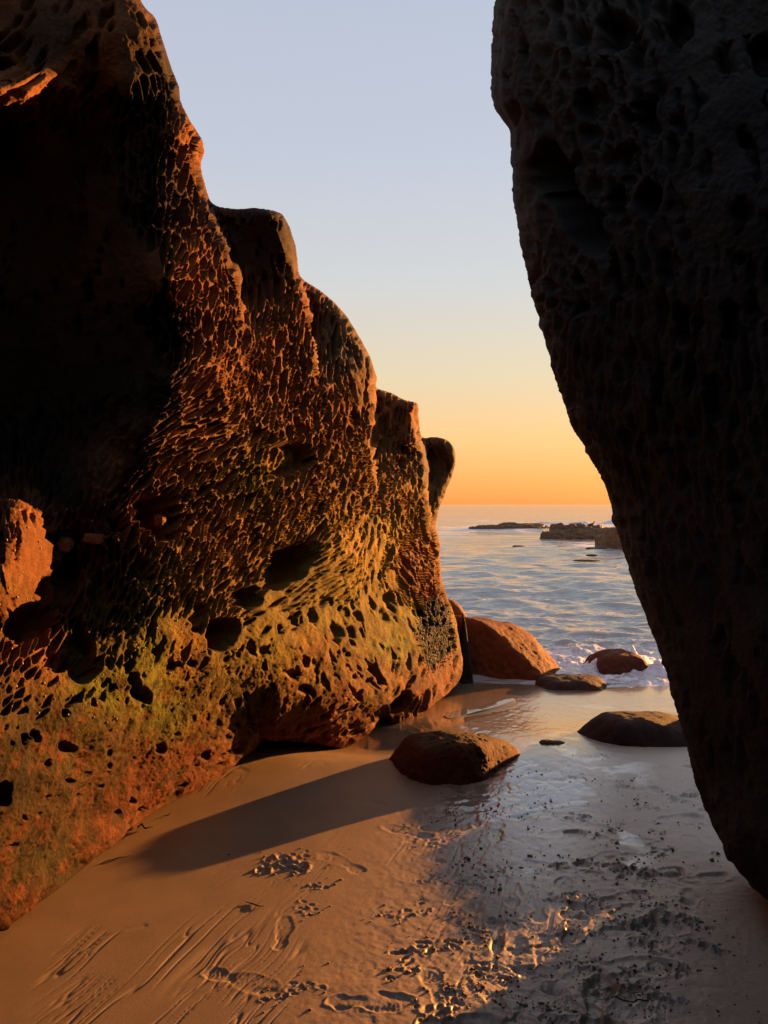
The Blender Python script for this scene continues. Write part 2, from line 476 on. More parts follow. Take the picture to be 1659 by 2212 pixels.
LEFT_D = [(-400,-400,3.2),(-400,300,3.6),(-400,1000,3.2),(-400,1500,2.3),(-400,2250,2.25),
    (0,-350,3.5),(250,-350,3.9),
    (0,40,3.4),(150,50,3.45),(300,60,3.6),(0,140,3.42),(0,205,3.08),(60,205,3.28),(120,192,3.48),(190,176,3.70),(150,135,3.5),(-100,215,2.9),(280,180,3.62),(370,180,3.85),
    (0,260,3.95),(120,250,3.9),(200,260,3.9),(300,280,3.85),(385,290,3.85),(425,300,4.15),
    (0,420,4.02),(180,420,3.98),(350,420,3.84),(430,420,4.3),
    (0,600,4.2),(180,600,4.12),(365,600,3.86),(440,600,4.2),(515,600,4.55),(580,560,4.85),(640,590,5.2),
    (0,800,4.4),(200,800,4.3),(300,800,4.15),(372,830,3.88),(430,800,4.12),(520,800,4.6),(650,800,5.2),(730,740,5.55),(800,800,5.95),
    (0,930,4.5),(90,960,4.4),(150,960,4.25),(190,1010,3.72),(285,930,3.75),(240,900,4.15),(400,1000,4.0),(600,1000,4.8),(700,1000,5.3),(800,1000,5.9),(900,1000,6.7),(950,1000,7.2),
    (0,1100,3.3),(60,1150,3.3),(130,1080,3.55),(150,1200,3.6),(250,1150,3.55),(400,1180,3.9),(600,1200,4.65),(800,1200,5.75),(880,1200,6.4),(940,1200,7.1),
    (0,1370,2.95),(120,1370,3.25),(220,1370,3.35),(350,1370,3.55),(480,1370,3.95),(600,1370,4.42),(750,1370,5.2),(860,1370,6.0),(920,1380,6.5),(985,1400,7.3),
    (0,1560,2.75),(150,1540,3.05),(300,1500,3.45),(450,1500,3.98),(600,1500,4.55),(720,1500,5.05),(800,1500,5.45),(880,1480,6.0),(950,1460,6.6),(985,1460,6.9),
    (0,1750,2.72),(150,1700,3.12),(300,1650,3.75),(420,1620,4.2),(520,1580,4.62),(600,1580,4.88),(700,1590,5.2),(770,1575,5.45),(850,1545,5.85),(905,1535,6.1),
    (0,1900,2.82),(100,1880,3.16),(220,1760,3.6),(0,2012,2.9),(130,1917,3.22),(230,1835,3.58),(330,1757,4.0),(450,1692,4.42),(545,1625,4.82),(590,1602,4.95),(650,1605,5.12),(740,1621,5.35),(868,1566,5.95),(950,1512,6.45),(985,1482,6.95)]
LEFT_STEPS = [([(450,415,.5),(470,480,.55),(490,520,.5),(505,560,.45),(522,610,.38),(528,660,.22),(520,720,0)], 16, 110),
    ([(636,555,.3),(650,600,.4),(668,660,.4),(680,720,.3),(685,790,.15),(680,850,0)], 14, 120),
    ([(812,815,.4),(812,870,.45),(808,930,.35),(812,1000,.18),(815,1060,0)], 14, 80),
    ([(905,935,.5),(915,960,.6),(925,1010,.6),(925,1060,.5),(930,1110,.25),(935,1170,0)], 12, 60),
    ([(540,1500,.0),(550,1545,.10),(558,1600,.10)], 6, 40)]
LEFT_BALLS = [(8,1195,110,165,.42), (893,955,24,30,.14), (-5,1280,40,60,.08),(40,1190,40,110,.04)]
LEFT_CELLS = [ # u v width length angle strength
    (20,200,30,42,150,.55),(150,210,28,40,120,.5),(150,60,40,60,120,.16),(330,100,26,50,70,.4),(150,500,34,50,90,.12),(100,800,34,50,90,.08),(300,600,30,40,100,.15),(60,380,34,50,90,.15),(250,780,30,50,90,.1),
    (395,250,15,26,95,.9),(430,330,13,26,100,.9),(400,450,22,32,95,1),(440,470,13,28,95,1),(400,620,20,26,110,1),(450,620,14,28,95,1),(505,620,9,22,85,1),
    (430,730,18,30,95,1),(500,800,8,36,100,.8),(420,820,14,34,140,1),(350,890,10,32,150,1),(280,930,9,30,145,1),(200,1020,13,24,130,1),(160,1080,15,26,110,1),
    (450,930,13,28,155,1.1),(560,860,13,26,100,1),(560,540,24,40,90,.2),(560,640,18,40,85,.7),(600,700,14,40,95,1),(650,650,10,32,95,1),(600,800,14,34,95,1),
    (650,900,13,28,90,1),(690,800,12,34,92,1),(740,760,14,26,92,.55),(790,800,12,30,90,.5),(750,900,11,30,88,1),(540,960,15,24,120,1),(620,1010,16,24,110,.9),
    (300,1030,17,26,135,1.1),(420,1060,15,24,130,1.1),(500,1110,13,24,118,1.1),(600,1110,11,26,115,1.1),(700,1060,11,26,108,1),(780,1000,9,26,95,1),(780,1100,8,30,100,.85),
    (800,1190,6,40,105,.5),(720,1230,7,38,145,.6),(650,1260,8,40,148,.6),(860,960,11,26,95,.9),(880,1050,8,24,92,.9),(860,1150,8,30,80,.9),(900,1180,9,26,75,1),(880,1260,9,26,70,.9),(940,1250,8,22,80,1),
    (945,1000,14,18,90,.25),(860,880,14,26,95,.5),(300,1120,20,26,115,1),(260,1200,22,30,110,.95),(160,1230,24,34,105,.95),(30,1060,17,24,90,.9),(60,1150,22,40,85,.1),(20,1250,24,40,85,.06),(90,1220,20,40,85,.06),(30,1310,24,40,85,.06),(20,1140,20,36,85,.25),
    (60,1380,24,30,120,.8),(200,1330,18,26,120,.9),(330,1280,15,22,110,.9),(420,1260,13,24,110,1),(520,1250,11,24,120,.8),(240,1420,16,26,110,.4),(380,1380,16,40,110,.2),
    (100,1480,18,24,130,.35),(600,1330,12,40,150,.28),(700,1360,12,34,70,.14),(820,1360,9,34,62,.2),(880,1380,10,36,70,.2),(940,1380,8,10,90,.3),
    (650,1450,14,22,80,.08),(780,1480,10,26,50,.18),(720,1560,8,34,145,.28),(820,1520,8,34,130,.35),(900,1480,8,34,110,.35),(950,1470,8,30,110,.35),
    (300,1500,16,30,130,.06),(150,1600,14,24,140,.08),(60,1700,14,24,140,.08),(300,1650,12,26,140,.06),(450,1580,12,22,130,.06),(100,1850,12,30,142,.06),(0,1950,12,30,142,.05),(400,1690,9,30,145,.06),(500,1480,14,24,120,.08),(400,1500,14,24,120,.08)]
LEFT_CELLS = [(u, v, w*(1.02 if st >= .5 else 1.0), l*(1.85 if st >= .5 else 1.0), a, st) for (u, v, w, l, a, st) in LEFT_CELLS]
LEFT_HOLES = [(40,1170,6,44,84,.022),(70,1120,5,22,80,.018),(352,1112,48,42,70,.26),(622,1222,64,32,148,.26),(482,1366,38,33,140,.26),(628,992,58,40,165,.13),(150,1163,46,20,5,.10),(146,1255,24,52,95,.10),
    (60,1345,62,34,150,.14),(182,1400,22,62,75,.12),(250,1130,26,24,20,.09),(170,1440,34,42,70,.12),(540,1288,28,26,130,.1),(310,1230,22,30,100,.07),(215,1270,20,36,80,.08),
    (430,1330,16,34,100,.06),(120,1430,24,26,60,.07),(860,1250,22,28,60,.04),(100,1330,26,26,0,.08),
    (677,1330,10,22,80,.05),(638,1338,9,15,70,.04),(607,1360,7,14,70,.03),(726,1367,12,20,75,.05),(759,1365,9,16,70,.04),(773,1330,8,18,65,.04),(833,1330,9,17,65,.04),
    (661,1432,9,14,90,.05),(630,1455,14,12,20,.03),(660,1488,17,12,10,.045),(570,1406,15,11,10,.03),(542,1400,9,19,75,.04),(765,1463,7,6,0,.03),(535,1510,8,13,80,.05),
    (570,1506,5,10,80,.02),(593,1486,5,9,80,.02),(843,1290,10,16,70,.05),(702,1300,15,9,150,.05),(628,1275,14,9,145,.04),(545,1560,7,32,75,.09),
    (240,1433,8,15,90,.05),(292,1468,12,16,90,.07),(307,1500,22,18,20,.09),(200,1518,6,10,90,.03),(145,1540,9,12,60,.04),(55,1596,14,11,140,.05),(85,1593,10,14,60,.05),
    (152,1618,14,17,50,.04),(160,1690,9,9,0,.03),(5,1713,19,27,80,.07),(232,1626,7,9,90,.03),(347,1618,9,13,90,.03),(285,1731,7,7,0,.035),(252,1753,8,5,150,.03),(307,1753,12,5,150,.03),
    (442,1633,8,11,120,.03),(485,1633,14,7,150,.035),(515,1623,10,5,150,.03),(492,1593,6,10,90,.02),(515,1568,6,9,90,.03),(380,1443,18,8,140,.04),(420,1436,10,8,140,.04),
    (852,1532,40,20,142,.25),(620,1598,26,6,175,.05),(690,1602,26,6,175,.05),(470,1660,22,5,148,.03),(395,1700,18,4,148,.02),(765,1570,14,6,140,.04),
    (700,1545,14,6,145,.03),(735,1530,16,5,145,.03),(800,1470,10,5,130,.03),(775,1500,12,5,140,.03),(30,1830,12,8,140,.02),(220,1700,8,6,140,.02),(110,1650,8,10,100,.025)]
_r = np.random.default_rng(21)
for _ in range(70):
    hu = _r.uniform(0, 900); hv = _r.uniform(1400, 1880)
    if hv > 1900-(hu/560.0)*330: continue
    s = _r.uniform(2.2, 5.5); LEFT_HOLES.append((hu, hv, s, s*_r.uniform(.7, 1.8), _r.uniform(60, 140), s*_r.uniform(.0022, .0045)))

ORANGE, GOLD, OLIVE, GREEN, RED, SHADE_TINT = (.138,.052,.017), (.138,.067,.015), (.088,.062,.009), (.088,.092,.008), (.118,.030,.0075), (.018,.012,.008)  # last one paints the shade of the alcove and camera-facing faces
LEFT_TINT = [(820,1230,.150,.100,.014),(770,1280,.140,.098,.013),(900,1330,.115,.090,.011),(700,1330,.120,.090,.011),(850,1140,.145,.090,.015),(600,1400,.110,.085,.011),(0,350,*SHADE_TINT),(200,350,*SHADE_TINT),(300,450,*SHADE_TINT),(330,700,*SHADE_TINT),(100,900,*SHADE_TINT),(200,850,*SHADE_TINT),(30,950,*SHADE_TINT),(290,820,*SHADE_TINT),(340,330,*SHADE_TINT),(60,700,*SHADE_TINT),(120,1040,*SHADE_TINT),(100,100,*SHADE_TINT),(100,500,*SHADE_TINT),(350,200,*SHADE_TINT),(420,300,*ORANGE),(60,205,*ORANGE),(140,185,*ORANGE),(430,600,*ORANGE),(560,520,*SHADE_TINT),(500,800,*ORANGE),(640,700,*ORANGE),(740,730,0.100,0.065,0.035),
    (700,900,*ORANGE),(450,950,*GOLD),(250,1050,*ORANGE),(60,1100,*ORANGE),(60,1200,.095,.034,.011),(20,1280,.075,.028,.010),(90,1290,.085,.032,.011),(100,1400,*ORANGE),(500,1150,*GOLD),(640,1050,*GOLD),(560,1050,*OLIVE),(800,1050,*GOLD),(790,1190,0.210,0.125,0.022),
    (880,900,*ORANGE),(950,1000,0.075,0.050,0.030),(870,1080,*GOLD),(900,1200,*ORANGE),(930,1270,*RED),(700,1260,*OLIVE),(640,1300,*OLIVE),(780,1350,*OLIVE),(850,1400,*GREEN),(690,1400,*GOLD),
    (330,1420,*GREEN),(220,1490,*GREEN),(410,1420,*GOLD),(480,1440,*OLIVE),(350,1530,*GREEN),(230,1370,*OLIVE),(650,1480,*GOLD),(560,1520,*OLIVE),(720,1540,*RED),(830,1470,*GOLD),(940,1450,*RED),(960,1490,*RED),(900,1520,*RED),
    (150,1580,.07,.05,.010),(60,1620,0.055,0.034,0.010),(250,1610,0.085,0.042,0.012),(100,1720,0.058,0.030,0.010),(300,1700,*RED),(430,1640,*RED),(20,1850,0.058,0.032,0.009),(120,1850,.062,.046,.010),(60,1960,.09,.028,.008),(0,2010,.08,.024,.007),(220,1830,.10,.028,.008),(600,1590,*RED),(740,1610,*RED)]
MUSSEL_POLY = np.array([(905,1330),(925,1300),(950,1292),(972,1310),(978,1360),(975,1405),(950,1430),(925,1442),(910,1400),(900,1360)], float)
def left_tint(U, V, P, N, pit, hm):
    cu = np.arange(U[0, 0], U[0, -1]+12, 12.0); cv = np.arange(V[0, 0], V[-1, 0]+12, 12.0)
    a, b = np.meshgrid(cu, cv)
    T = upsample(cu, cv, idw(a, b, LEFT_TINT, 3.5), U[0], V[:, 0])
    n = fbm3(P*5.0, 4, 31); n2 = fbm3(P*14.0, 3, 32)
    low = sstep(1180, 1330, V)*(U > -50)
    alg = np.clip(sstep(.05, .35, n)*low*.6, 0, 1)[..., None]
    g3_ = fbm3(P*26.0, 3, 33)
    alg = alg*sstep(-.25, .2, g3_)[..., None]
    T = T*(1-alg)+np.array(OLIVE)*alg
    dk = (sstep(.08, .3, g3_+.25*n2)*sstep(1250, 1450, V)*.62)[..., None]          # dark crusts in the damp zone
    T = T*(1-dk)+np.array((.020,.014,.007))*dk
    T = T*(1-np.clip(.68*sstep(760, 100, U)*sstep(1380, 1620, V)*(.85+.6*n), 0, .82))[..., None]       # dimmer light low on the left, painted into the tint
    rd = np.clip(sstep(.1, .4, n2)*sstep(1480, 1620, V+0.25*U)*.7, 0, 1)[..., None]
    T = T*(1-rd)+np.array((.075,.022,.007))*rd
    mp = blur(inside_poly(U[0], V[:, 0], MUSSEL_POLY).astype(float), 6)
    mp = sstep(.35, .65, mp+.35*n2)[..., None]
    return T*(1-mp)+np.array((.018,.015,.016))*mp

us = axis(-620, -12, 1016, 1016, 1.75, 24.0); vs = axis(-420, -6, 2034, 2320, 1.75, 24.0)
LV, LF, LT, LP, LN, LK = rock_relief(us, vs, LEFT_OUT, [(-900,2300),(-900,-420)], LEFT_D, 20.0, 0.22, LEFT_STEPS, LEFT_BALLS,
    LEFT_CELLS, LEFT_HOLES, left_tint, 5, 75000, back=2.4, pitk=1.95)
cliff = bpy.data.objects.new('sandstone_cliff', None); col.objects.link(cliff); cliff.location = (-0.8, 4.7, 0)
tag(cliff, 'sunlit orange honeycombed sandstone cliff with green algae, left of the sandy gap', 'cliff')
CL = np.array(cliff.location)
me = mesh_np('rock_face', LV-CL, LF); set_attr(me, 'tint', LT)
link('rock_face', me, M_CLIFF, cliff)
def left_at(u, v):
    i = min(np.searchsorted(vs, v), len(vs)-1); j = min(np.searchsorted(us, u), len(us)-1); return LP[i, j], LN[i, j]

# ---- right rock wall
RIGHT_OUT = [(1085,-420,1),(1075,-150,1),(1068,0,1),(1062,60,1),(1060,180,1),(1068,230,1),(1085,262,1),(1103,292,1),(1106,400,1),(1120,500,1),(1140,600,1),(1165,700,1),(1190,780,1),(1202,832,1),
    (1235,920,1),(1265,972,1),(1295,1030,1),(1318,1088,1),(1324,1130,1),(1350,1200,1),(1375,1280,1),(1397,1345,.9),(1430,1430,.8),(1450,1500,.6),(1480,1600,.4),(1502,1690,.35),
    (1528,1760,.35),(1545,1802,.35),(1580,1862,.35),(1620,1912,.35),(1660,1950,.35),(1740,2020,.35),(1900,2140,.35),(2300,2400,.35)]
RIGHT_D = [(1070,-400,3.3),(1400,-400,2.9),(1700,-400,2.5),(2300,-400,2.1),(1065,100,3.5),(1200,100,3.1),(1400,100,2.8),(1650,100,2.6),(2300,100,2.0),
    (1110,400,3.6),(1250,400,3.2),(1450,400,2.8),(1650,400,2.55),(1150,650,3.7),(1300,650,3.25),(1500,650,2.8),(1650,650,2.6),(2300,700,2.0),(1205,840,3.75),(1400,850,3.15),(1650,850,2.6),
    (1320,1090,3.8),(1450,1090,3.3),(1650,1090,2.7),(2300,1200,2.0),(1400,1350,3.6),(1500,1350,3.2),(1650,1350,2.7),(1455,1500,3.4),(1550,1500,3.1),(1650,1500,2.75),(1500,1680,3.3),(1570,1680,3.1),(1650,1680,2.8),
    (1545,1800,3.05),(1650,1800,2.7),(1620,1912,2.85),(1700,1912,2.6),(1660,1950,2.7),(1900,2140,2.3),(2300,1800,2.0),(2300,2400,1.9)]
RIGHT_CELLS = [(1080,100,16,34,95,.35),(1150,120,18,40,85,.5),(1250,60,30,55,85,.75),(1330,120,34,60,75,.8),(1450,150,40,60,80,.35),(1600,150,50,70,90,.25),(1200,300,22,50,75,.5),(1300,300,26,50,85,.7),
    (1400,400,34,70,85,.6),(1550,400,50,70,90,.25),(1150,500,16,40,80,.4),(1170,560,13,26,90,.8),(1230,620,14,24,85,.9),(1330,560,16,50,80,.7),(1450,650,30,70,88,.5),(1600,650,36,70,90,.4),
    (1250,750,14,40,88,.8),(1350,780,20,60,85,.7),(1500,800,26,70,88,.6),(1620,850,30,70,90,.5),(1280,900,12,34,80,.7),(1400,950,18,50,80,.7),(1550,1000,24,60,85,.6),(1350,1100,13,34,75,.6),
    (1450,1150,18,50,80,.6),(1600,1150,26,60,85,.5),(1450,1350,18,50,80,.4),(1600,1350,26,60,85,.35),(1550,1600,20,50,85,.25),(1620,1800,24,50,80,.2)]
RIGHT_CELLS = [(u, v, w*(1.5 if v < 700 else 1.2), l*(1.0 if v < 700 else .85), a, st*1.15) for (u, v, w, l, a, st) in RIGHT_CELLS]
RIGHT_HOLES = [(1185,370,46,62,60,.30),(1245,480,40,90,60,.36),(1115,45,6,20,80,.03),(1130,115,9,24,85,.05),(1095,170,4,14,80,.02),(1330,60,34,38,80,.12),(1390,250,24,44,85,.1),(1395,430,26,46,80,.12),
    (1330,440,18,44,80,.08),(1340,340,16,26,80,.07),(1260,230,20,40,80,.08),(1470,40,38,34,70,.1),(1330,600,14,50,80,.08),(1440,580,18,40,85,.06),(1600,560,14,14,0,.05),(1470,700,18,50,85,.06),
    (1580,700,20,50,88,.05),(1540,860,20,50,88,.06),(1180,620,10,26,80,.05),(1420,830,16,60,85,.06),(1610,300,20,26,80,.05),(1650,120,30,50,90,.08)]
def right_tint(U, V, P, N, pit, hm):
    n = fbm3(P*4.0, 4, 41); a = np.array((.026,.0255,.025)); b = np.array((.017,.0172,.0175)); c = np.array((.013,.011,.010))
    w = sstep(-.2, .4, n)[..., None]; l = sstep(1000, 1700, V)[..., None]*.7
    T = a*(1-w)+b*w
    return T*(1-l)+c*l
ru = axis(1040, 1040, 1690, 2350, 2.6, 40.0); rv = axis(-420, -6, 2010, 2420, 2.6, 30.0)
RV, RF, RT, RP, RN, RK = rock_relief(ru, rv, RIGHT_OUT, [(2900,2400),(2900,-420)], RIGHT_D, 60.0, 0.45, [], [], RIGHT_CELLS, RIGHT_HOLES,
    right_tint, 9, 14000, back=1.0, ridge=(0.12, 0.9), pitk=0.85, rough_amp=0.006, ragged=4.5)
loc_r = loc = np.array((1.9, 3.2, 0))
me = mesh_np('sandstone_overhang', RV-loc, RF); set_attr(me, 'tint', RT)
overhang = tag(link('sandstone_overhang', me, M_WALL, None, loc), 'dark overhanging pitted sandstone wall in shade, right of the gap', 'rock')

# ---- unseen rock hollow behind the camera, added to cut the sky light
nt_, ns_ = 90, 70
th = np.linspace(-0.25, math.pi+0.25, nt_); yy = np.linspace(0, 1, ns_)
TH, YY = np.meshgrid(th, yy)
yc = 1.6+1.8*np.abs(np.cos(TH))**4*(1-sstep(0, .3, YY))-8.9*YY; shrink = np.sqrt(np.clip(1-np.clip((YY-.6)/.4, 0, 1)**2.2, 0, 1))
wd = (2.45+0.4*YY)*shrink; hg = (3.9-.5*sstep(0, .4, YY))*shrink
P = np.stack([np.sign(np.cos(TH))*np.abs(np.cos(TH))**.5*wd, yc, np.sign(np.sin(TH))*np.abs(np.sin(TH))**.5*hg+0.0], -1)
P = P+(fbm3(P*.8, 4, 51)*.35+fbm3(P*4, 3, 52)*.06)[..., None]*np.array([1, .6, 1])
me = mesh_np('shade_hollow', P.reshape(-1, 3), grid_faces(ns_, nt_)); set_attr(me, 'tint', np.tile(np.array([[.04,.028,.02]]), (nt_*ns_, 1)))
tag(link('shade_hollow', me, M_WALL), 'unseen dark rock hollow added behind the viewer for shade', 'shade_hollow', kind='structure')

# ------------------------------------------------------------------ sand
def seg_dist(x, y, a, b):
    e = np.array(b)-np.array(a); L2 = e@e
    t = np.clip(((x-a[0])*e[0]+(y-a[1])*e[1])/L2, 0, 1)
    return np.hypot(x-a[0]-t*e[0], y-a[1]-t*e[1]), t

def sand_base(x, y):
    z = -0.075*np.clip(y-4.9, 0, None)**1.25*0.62
    z = np.maximum(z, -2.5)
    z = z+0.02*vnoise2(x*.8+3, y*.8, 61)*sstep(0.5, 2.5, y)*sstep(9, 6, y)
    z = z-0.09*np.exp(-((x+.15)/.55)**2-((y-5.45)/.38)**2)
    z = z-0.03*np.exp(-((x-0.35)/.5)**2)*sstep(2.0, 3.0, y)*sstep(5.2, 4.4, y)   # shallow drain towards the camera
    return z

sv = np.concatenate([np.linspace(2400, 2232, 14), np.arange(2230, 1452, -1.9), np.arange(1450, 1405, -2.6)])
ys_ = H*FP/(sv-CV)
ys_ = np.concatenate([np.linspace(-9, 1.95, 34), ys_, ys_[-1]+np.cumsum(np.linspace(.25, 14, 22))])
su = axis(-2600, -30, 1690, 4200, 2.5, 220.0)
dxs = (su-CU)/FP
YG = np.repeat(ys_[:, None], len(su), 1); XG = dxs[None, :]*np.maximum(YG, 1.95)
ZG = sand_base(XG, YG)
UG = np.repeat(su[None, :], len(ys_), 0); VG = CV+H*FP/np.maximum(YG, .5)
near = sstep(1.6, 2.0, YG)*sstep(7.6, 6.2, YG)
# rills: thin braided grooves running down towards the camera
wx = XG+0.10*fbm2(XG*2.2, YG*1.3, 3, 63); wy = YG
ca, sa = math.cos(math.radians(19)), math.sin(math.radians(19))
al = wx*sa+wy*ca; ac = wx*ca-wy*sa
g1 = vnoise2(ac*30, al*2.6, 64); g2 = vnoise2(ac*60+7, al*4.2, 65); g3 = vnoise2(ac*15, al*1.3+5, 66)
rill = np.exp(-(g1/.10)**2)*.6*sstep(-.2, .35, vnoise2(ac*9, al*2.0, 62))+np.exp(-(g2/.12)**2)*.45*sstep(-.3, .3, vnoise2(ac*12+4, al*2.5, 60))+np.exp(-(g3/.06)**2)*.6*sstep(-.1, .4, vnoise2(ac*7, al*1.5+8, 59))
zone = fbm2(XG*1.6, YG*1.1, 3, 67)
rz = sstep(.02, .25, zone+.35*np.exp(-((UG-900)/260)**2)*sstep(1700, 1900, VG)+.30*sstep(800, 150, UG)*sstep(1900, 2080, VG)+.35*np.exp(-((UG-1090)/120)**2-((VG-1680)/90)**2)-.02)
rz = rz*sstep(1610, 1680, VG)*sstep(1650, 1350, UG)*np.clip(1-np.exp(-((UG-620)/190)**2-((VG-1800)/110)**2)*1.1, 0, 1)
swirl = fbm2(XG*9+2*vnoise2(XG*5, YG*5, 68), YG*7, 3, 69)
sw = np.exp(-(swirl/.05)**2)*np.exp(-((UG-1100)/170)**2-((VG-1720)/80)**2)
ZG = ZG-near*(0.0056*rill*rz*(1-.35*sstep(700, 1000, UG))+0.006*sw)
ZG = ZG+near*(0.0022*fbm2(XG*16, YG*16, 3, 70)+0.0016*fbm2(XG*45, YG*45, 3, 71))*sstep(650, 950, UG+.5*(VG-1900))
WET = np.zeros_like(ZG)

crumbs = []
def window(x, y, R):
    r0, r1 = np.searchsorted(ys_, y-R), np.searchsorted(ys_, y+R)
    c0 = np.searchsorted(dxs, (x-R)/max(y-R*.2, 1.95)-.02); c1 = np.searchsorted(dxs, (x+R)/max(y, 1.95)+.02)
    return slice(r0, r1), slice(c0, c1)

def shoe(x, y, ang, depth=.011, tread=.0016, L=1.0, rimk=.26, part=0, pool=0.0):
    s = window(x, y, .26*L); depth = depth*(1+.8*float(sstep(1120, 1260, CU+FP*x/y)))
    dx = XG[s]-x; dy = YG[s]-y; ca, sa = math.cos(ang), math.sin(ang)
    dx = dx+.012*fbm2(XG[s]*22+x*5, YG[s]*22, 2, 72); dy = dy+.012*fbm2(XG[s]*22, YG[s]*22+x*5, 2, 76)
    l = (dx*ca+dy*sa)/L; w = (-dx*sa+dy*ca)/L
    w = w+.02*np.sin(l*9)
    fore = np.hypot((l-.055)/.092, w/.050); heel = np.hypot((l+.095)/.052, w/.037); mid = np.hypot((l+.03)/.09, w/.030)
    r = np.minimum(np.minimum(fore, heel), mid)
    if part == 1: r = fore
    if part == 2: r = heel
    r = r*(1+.06*vnoise2(dx*30, dy*30, int(x*100) % 97))
    m = sstep(1.08, .72, r)*(.25+.75*sstep(-.45, .15, vnoise2(XG[s]*11+x*7, YG[s]*11, 78)))
    rim = np.exp(-((r-1.12)/.11)**2)*(.5+.8*np.clip(vnoise2(dx*26+x, dy*26+y, 73)+.3, 0, 1))
    tr = tread*np.where(np.sin((l+.35*np.abs(w))*2*math.pi/.017) > 0, 1, -1)*m*sstep(-.5, .2, vnoise2(dx*14, dy*14, 74))
    tilt = 1+.5*(l/.14)*math.sin(x*37)
    ZG[s] += .6*(-depth*m*tilt+rimk*depth*rim)+tr*.4
    if pool: WET[s] = np.maximum(WET[s], pool*m)

def scuff(x, y, size, ang, n=6, depth=.016, crumbn=14, seed=0):
    n = int(n*1.5); size = size*.85; depth = depth*(1+1.4*float(sstep(1120, 1260, CU+FP*x/y)))
    g = np.random.default_rng(seed+int((x+9)*1000)+int(y*1000))
    s = window(x, y, size*2.2)
    X = XG[s]; Y = YG[s]
    add = np.zeros_like(X)
    for k in range(n):
        a = ang+g.normal(0, .3); l = g.uniform(-1, 1)*size; w = g.normal(0, .33)*size
        px = x+math.cos(ang)*l-math.sin(ang)*w; py = y+math.sin(ang)*l+math.cos(ang)*w
        ra = size*g.uniform(.14, .34); rb = ra*g.uniform(.45, .8)
        dx = X-px; dy = Y-py
        p = (dx*math.cos(a)+dy*math.sin(a))/ra; q = (-dx*math.sin(a)+dy*math.cos(a))/rb
        r = np.sqrt(p*p+q*q)*(1+.25*vnoise2(X*40, Y*40, 75+k))
        add += -depth*g.uniform(.6, 1.1)*sstep(1.0, .5, r)+.6*depth*np.exp(-((r-1.25)/.22)**2)*np.clip(vnoise2(X*55, Y*55, 77)+.45, 0, 1.3)
    ZG[s] += .27*np.clip(add, -depth*1.5, depth*1.1)
    for k in range(crumbn):
        px = x+g.normal(0, .9)*size*1.3; py = y+g.normal(0, .9)*size*1.1
        crumbs.append((px, py, abs(g.normal(0, .0022))+.0016))

gr = np.random.default_rng(99)
# plainly seen prints (picture position of the print, heading, ...)
for (u, v, a, kind, L, dep) in [(1165,1938,1.5,'s',.9,.0045),(1112,2045,1.4,'s',.9,.004),(1175,2050,1.5,'s',.8,.004),(1210,2040,1.4,'s',.9,.004),(1290,2150,1.3,'s',1.1,.012),
    (1150,2165,1.0,'s',1.15,.012),(1390,2000,.3,'s',1.2,.010),(1430,1880,.5,'s',.9,.011),(1290,1845,.6,'s',.9,.010),(1150,1750,.4,'s',.9,.008),(1215,1790,.2,'s',.9,.010),
    (1000,2195,.15,'s',1.0,.014),(960,1770,.3,'s',.9,.009),(880,1780,2.9,'s',.95,.008),(790,1722,.0,'s',.8,.006),(735,1850,2.6,'s',1.0,.008),(610,2005,1.7,'s',.8,.008),(520,2110,-.2,'s',1.0,.010),
    (1340,1930,.4,'s',.9,.010),(1290,1950,.8,'s',.85,.010),(1470,1760,.3,'s',.9,.009),(1400,1705,.1,'s',.9,.008),(1520,1890,.4,'s',.9,.008),(1240,1990,1.2,'s',.8,.010),(1070,1995,1.6,'s',.8,.010),
    (1360,2080,.1,'s',1.2,.009),(1100,1905,1.7,'s',.9,.010),(1210,1905,1.2,'s',.8,.012),(1060,2120,1.8,'s',1.0,.011),(1200,2205,.3,'s',1.0,.012),(800,2150,.2,'s',1.0,.012)]:
    if u < 800: dep *= .5
    p = ground(u, v); shoe(p[0], p[1], a, dep, gr.uniform(.0008, .0022), L, pool=0.0)
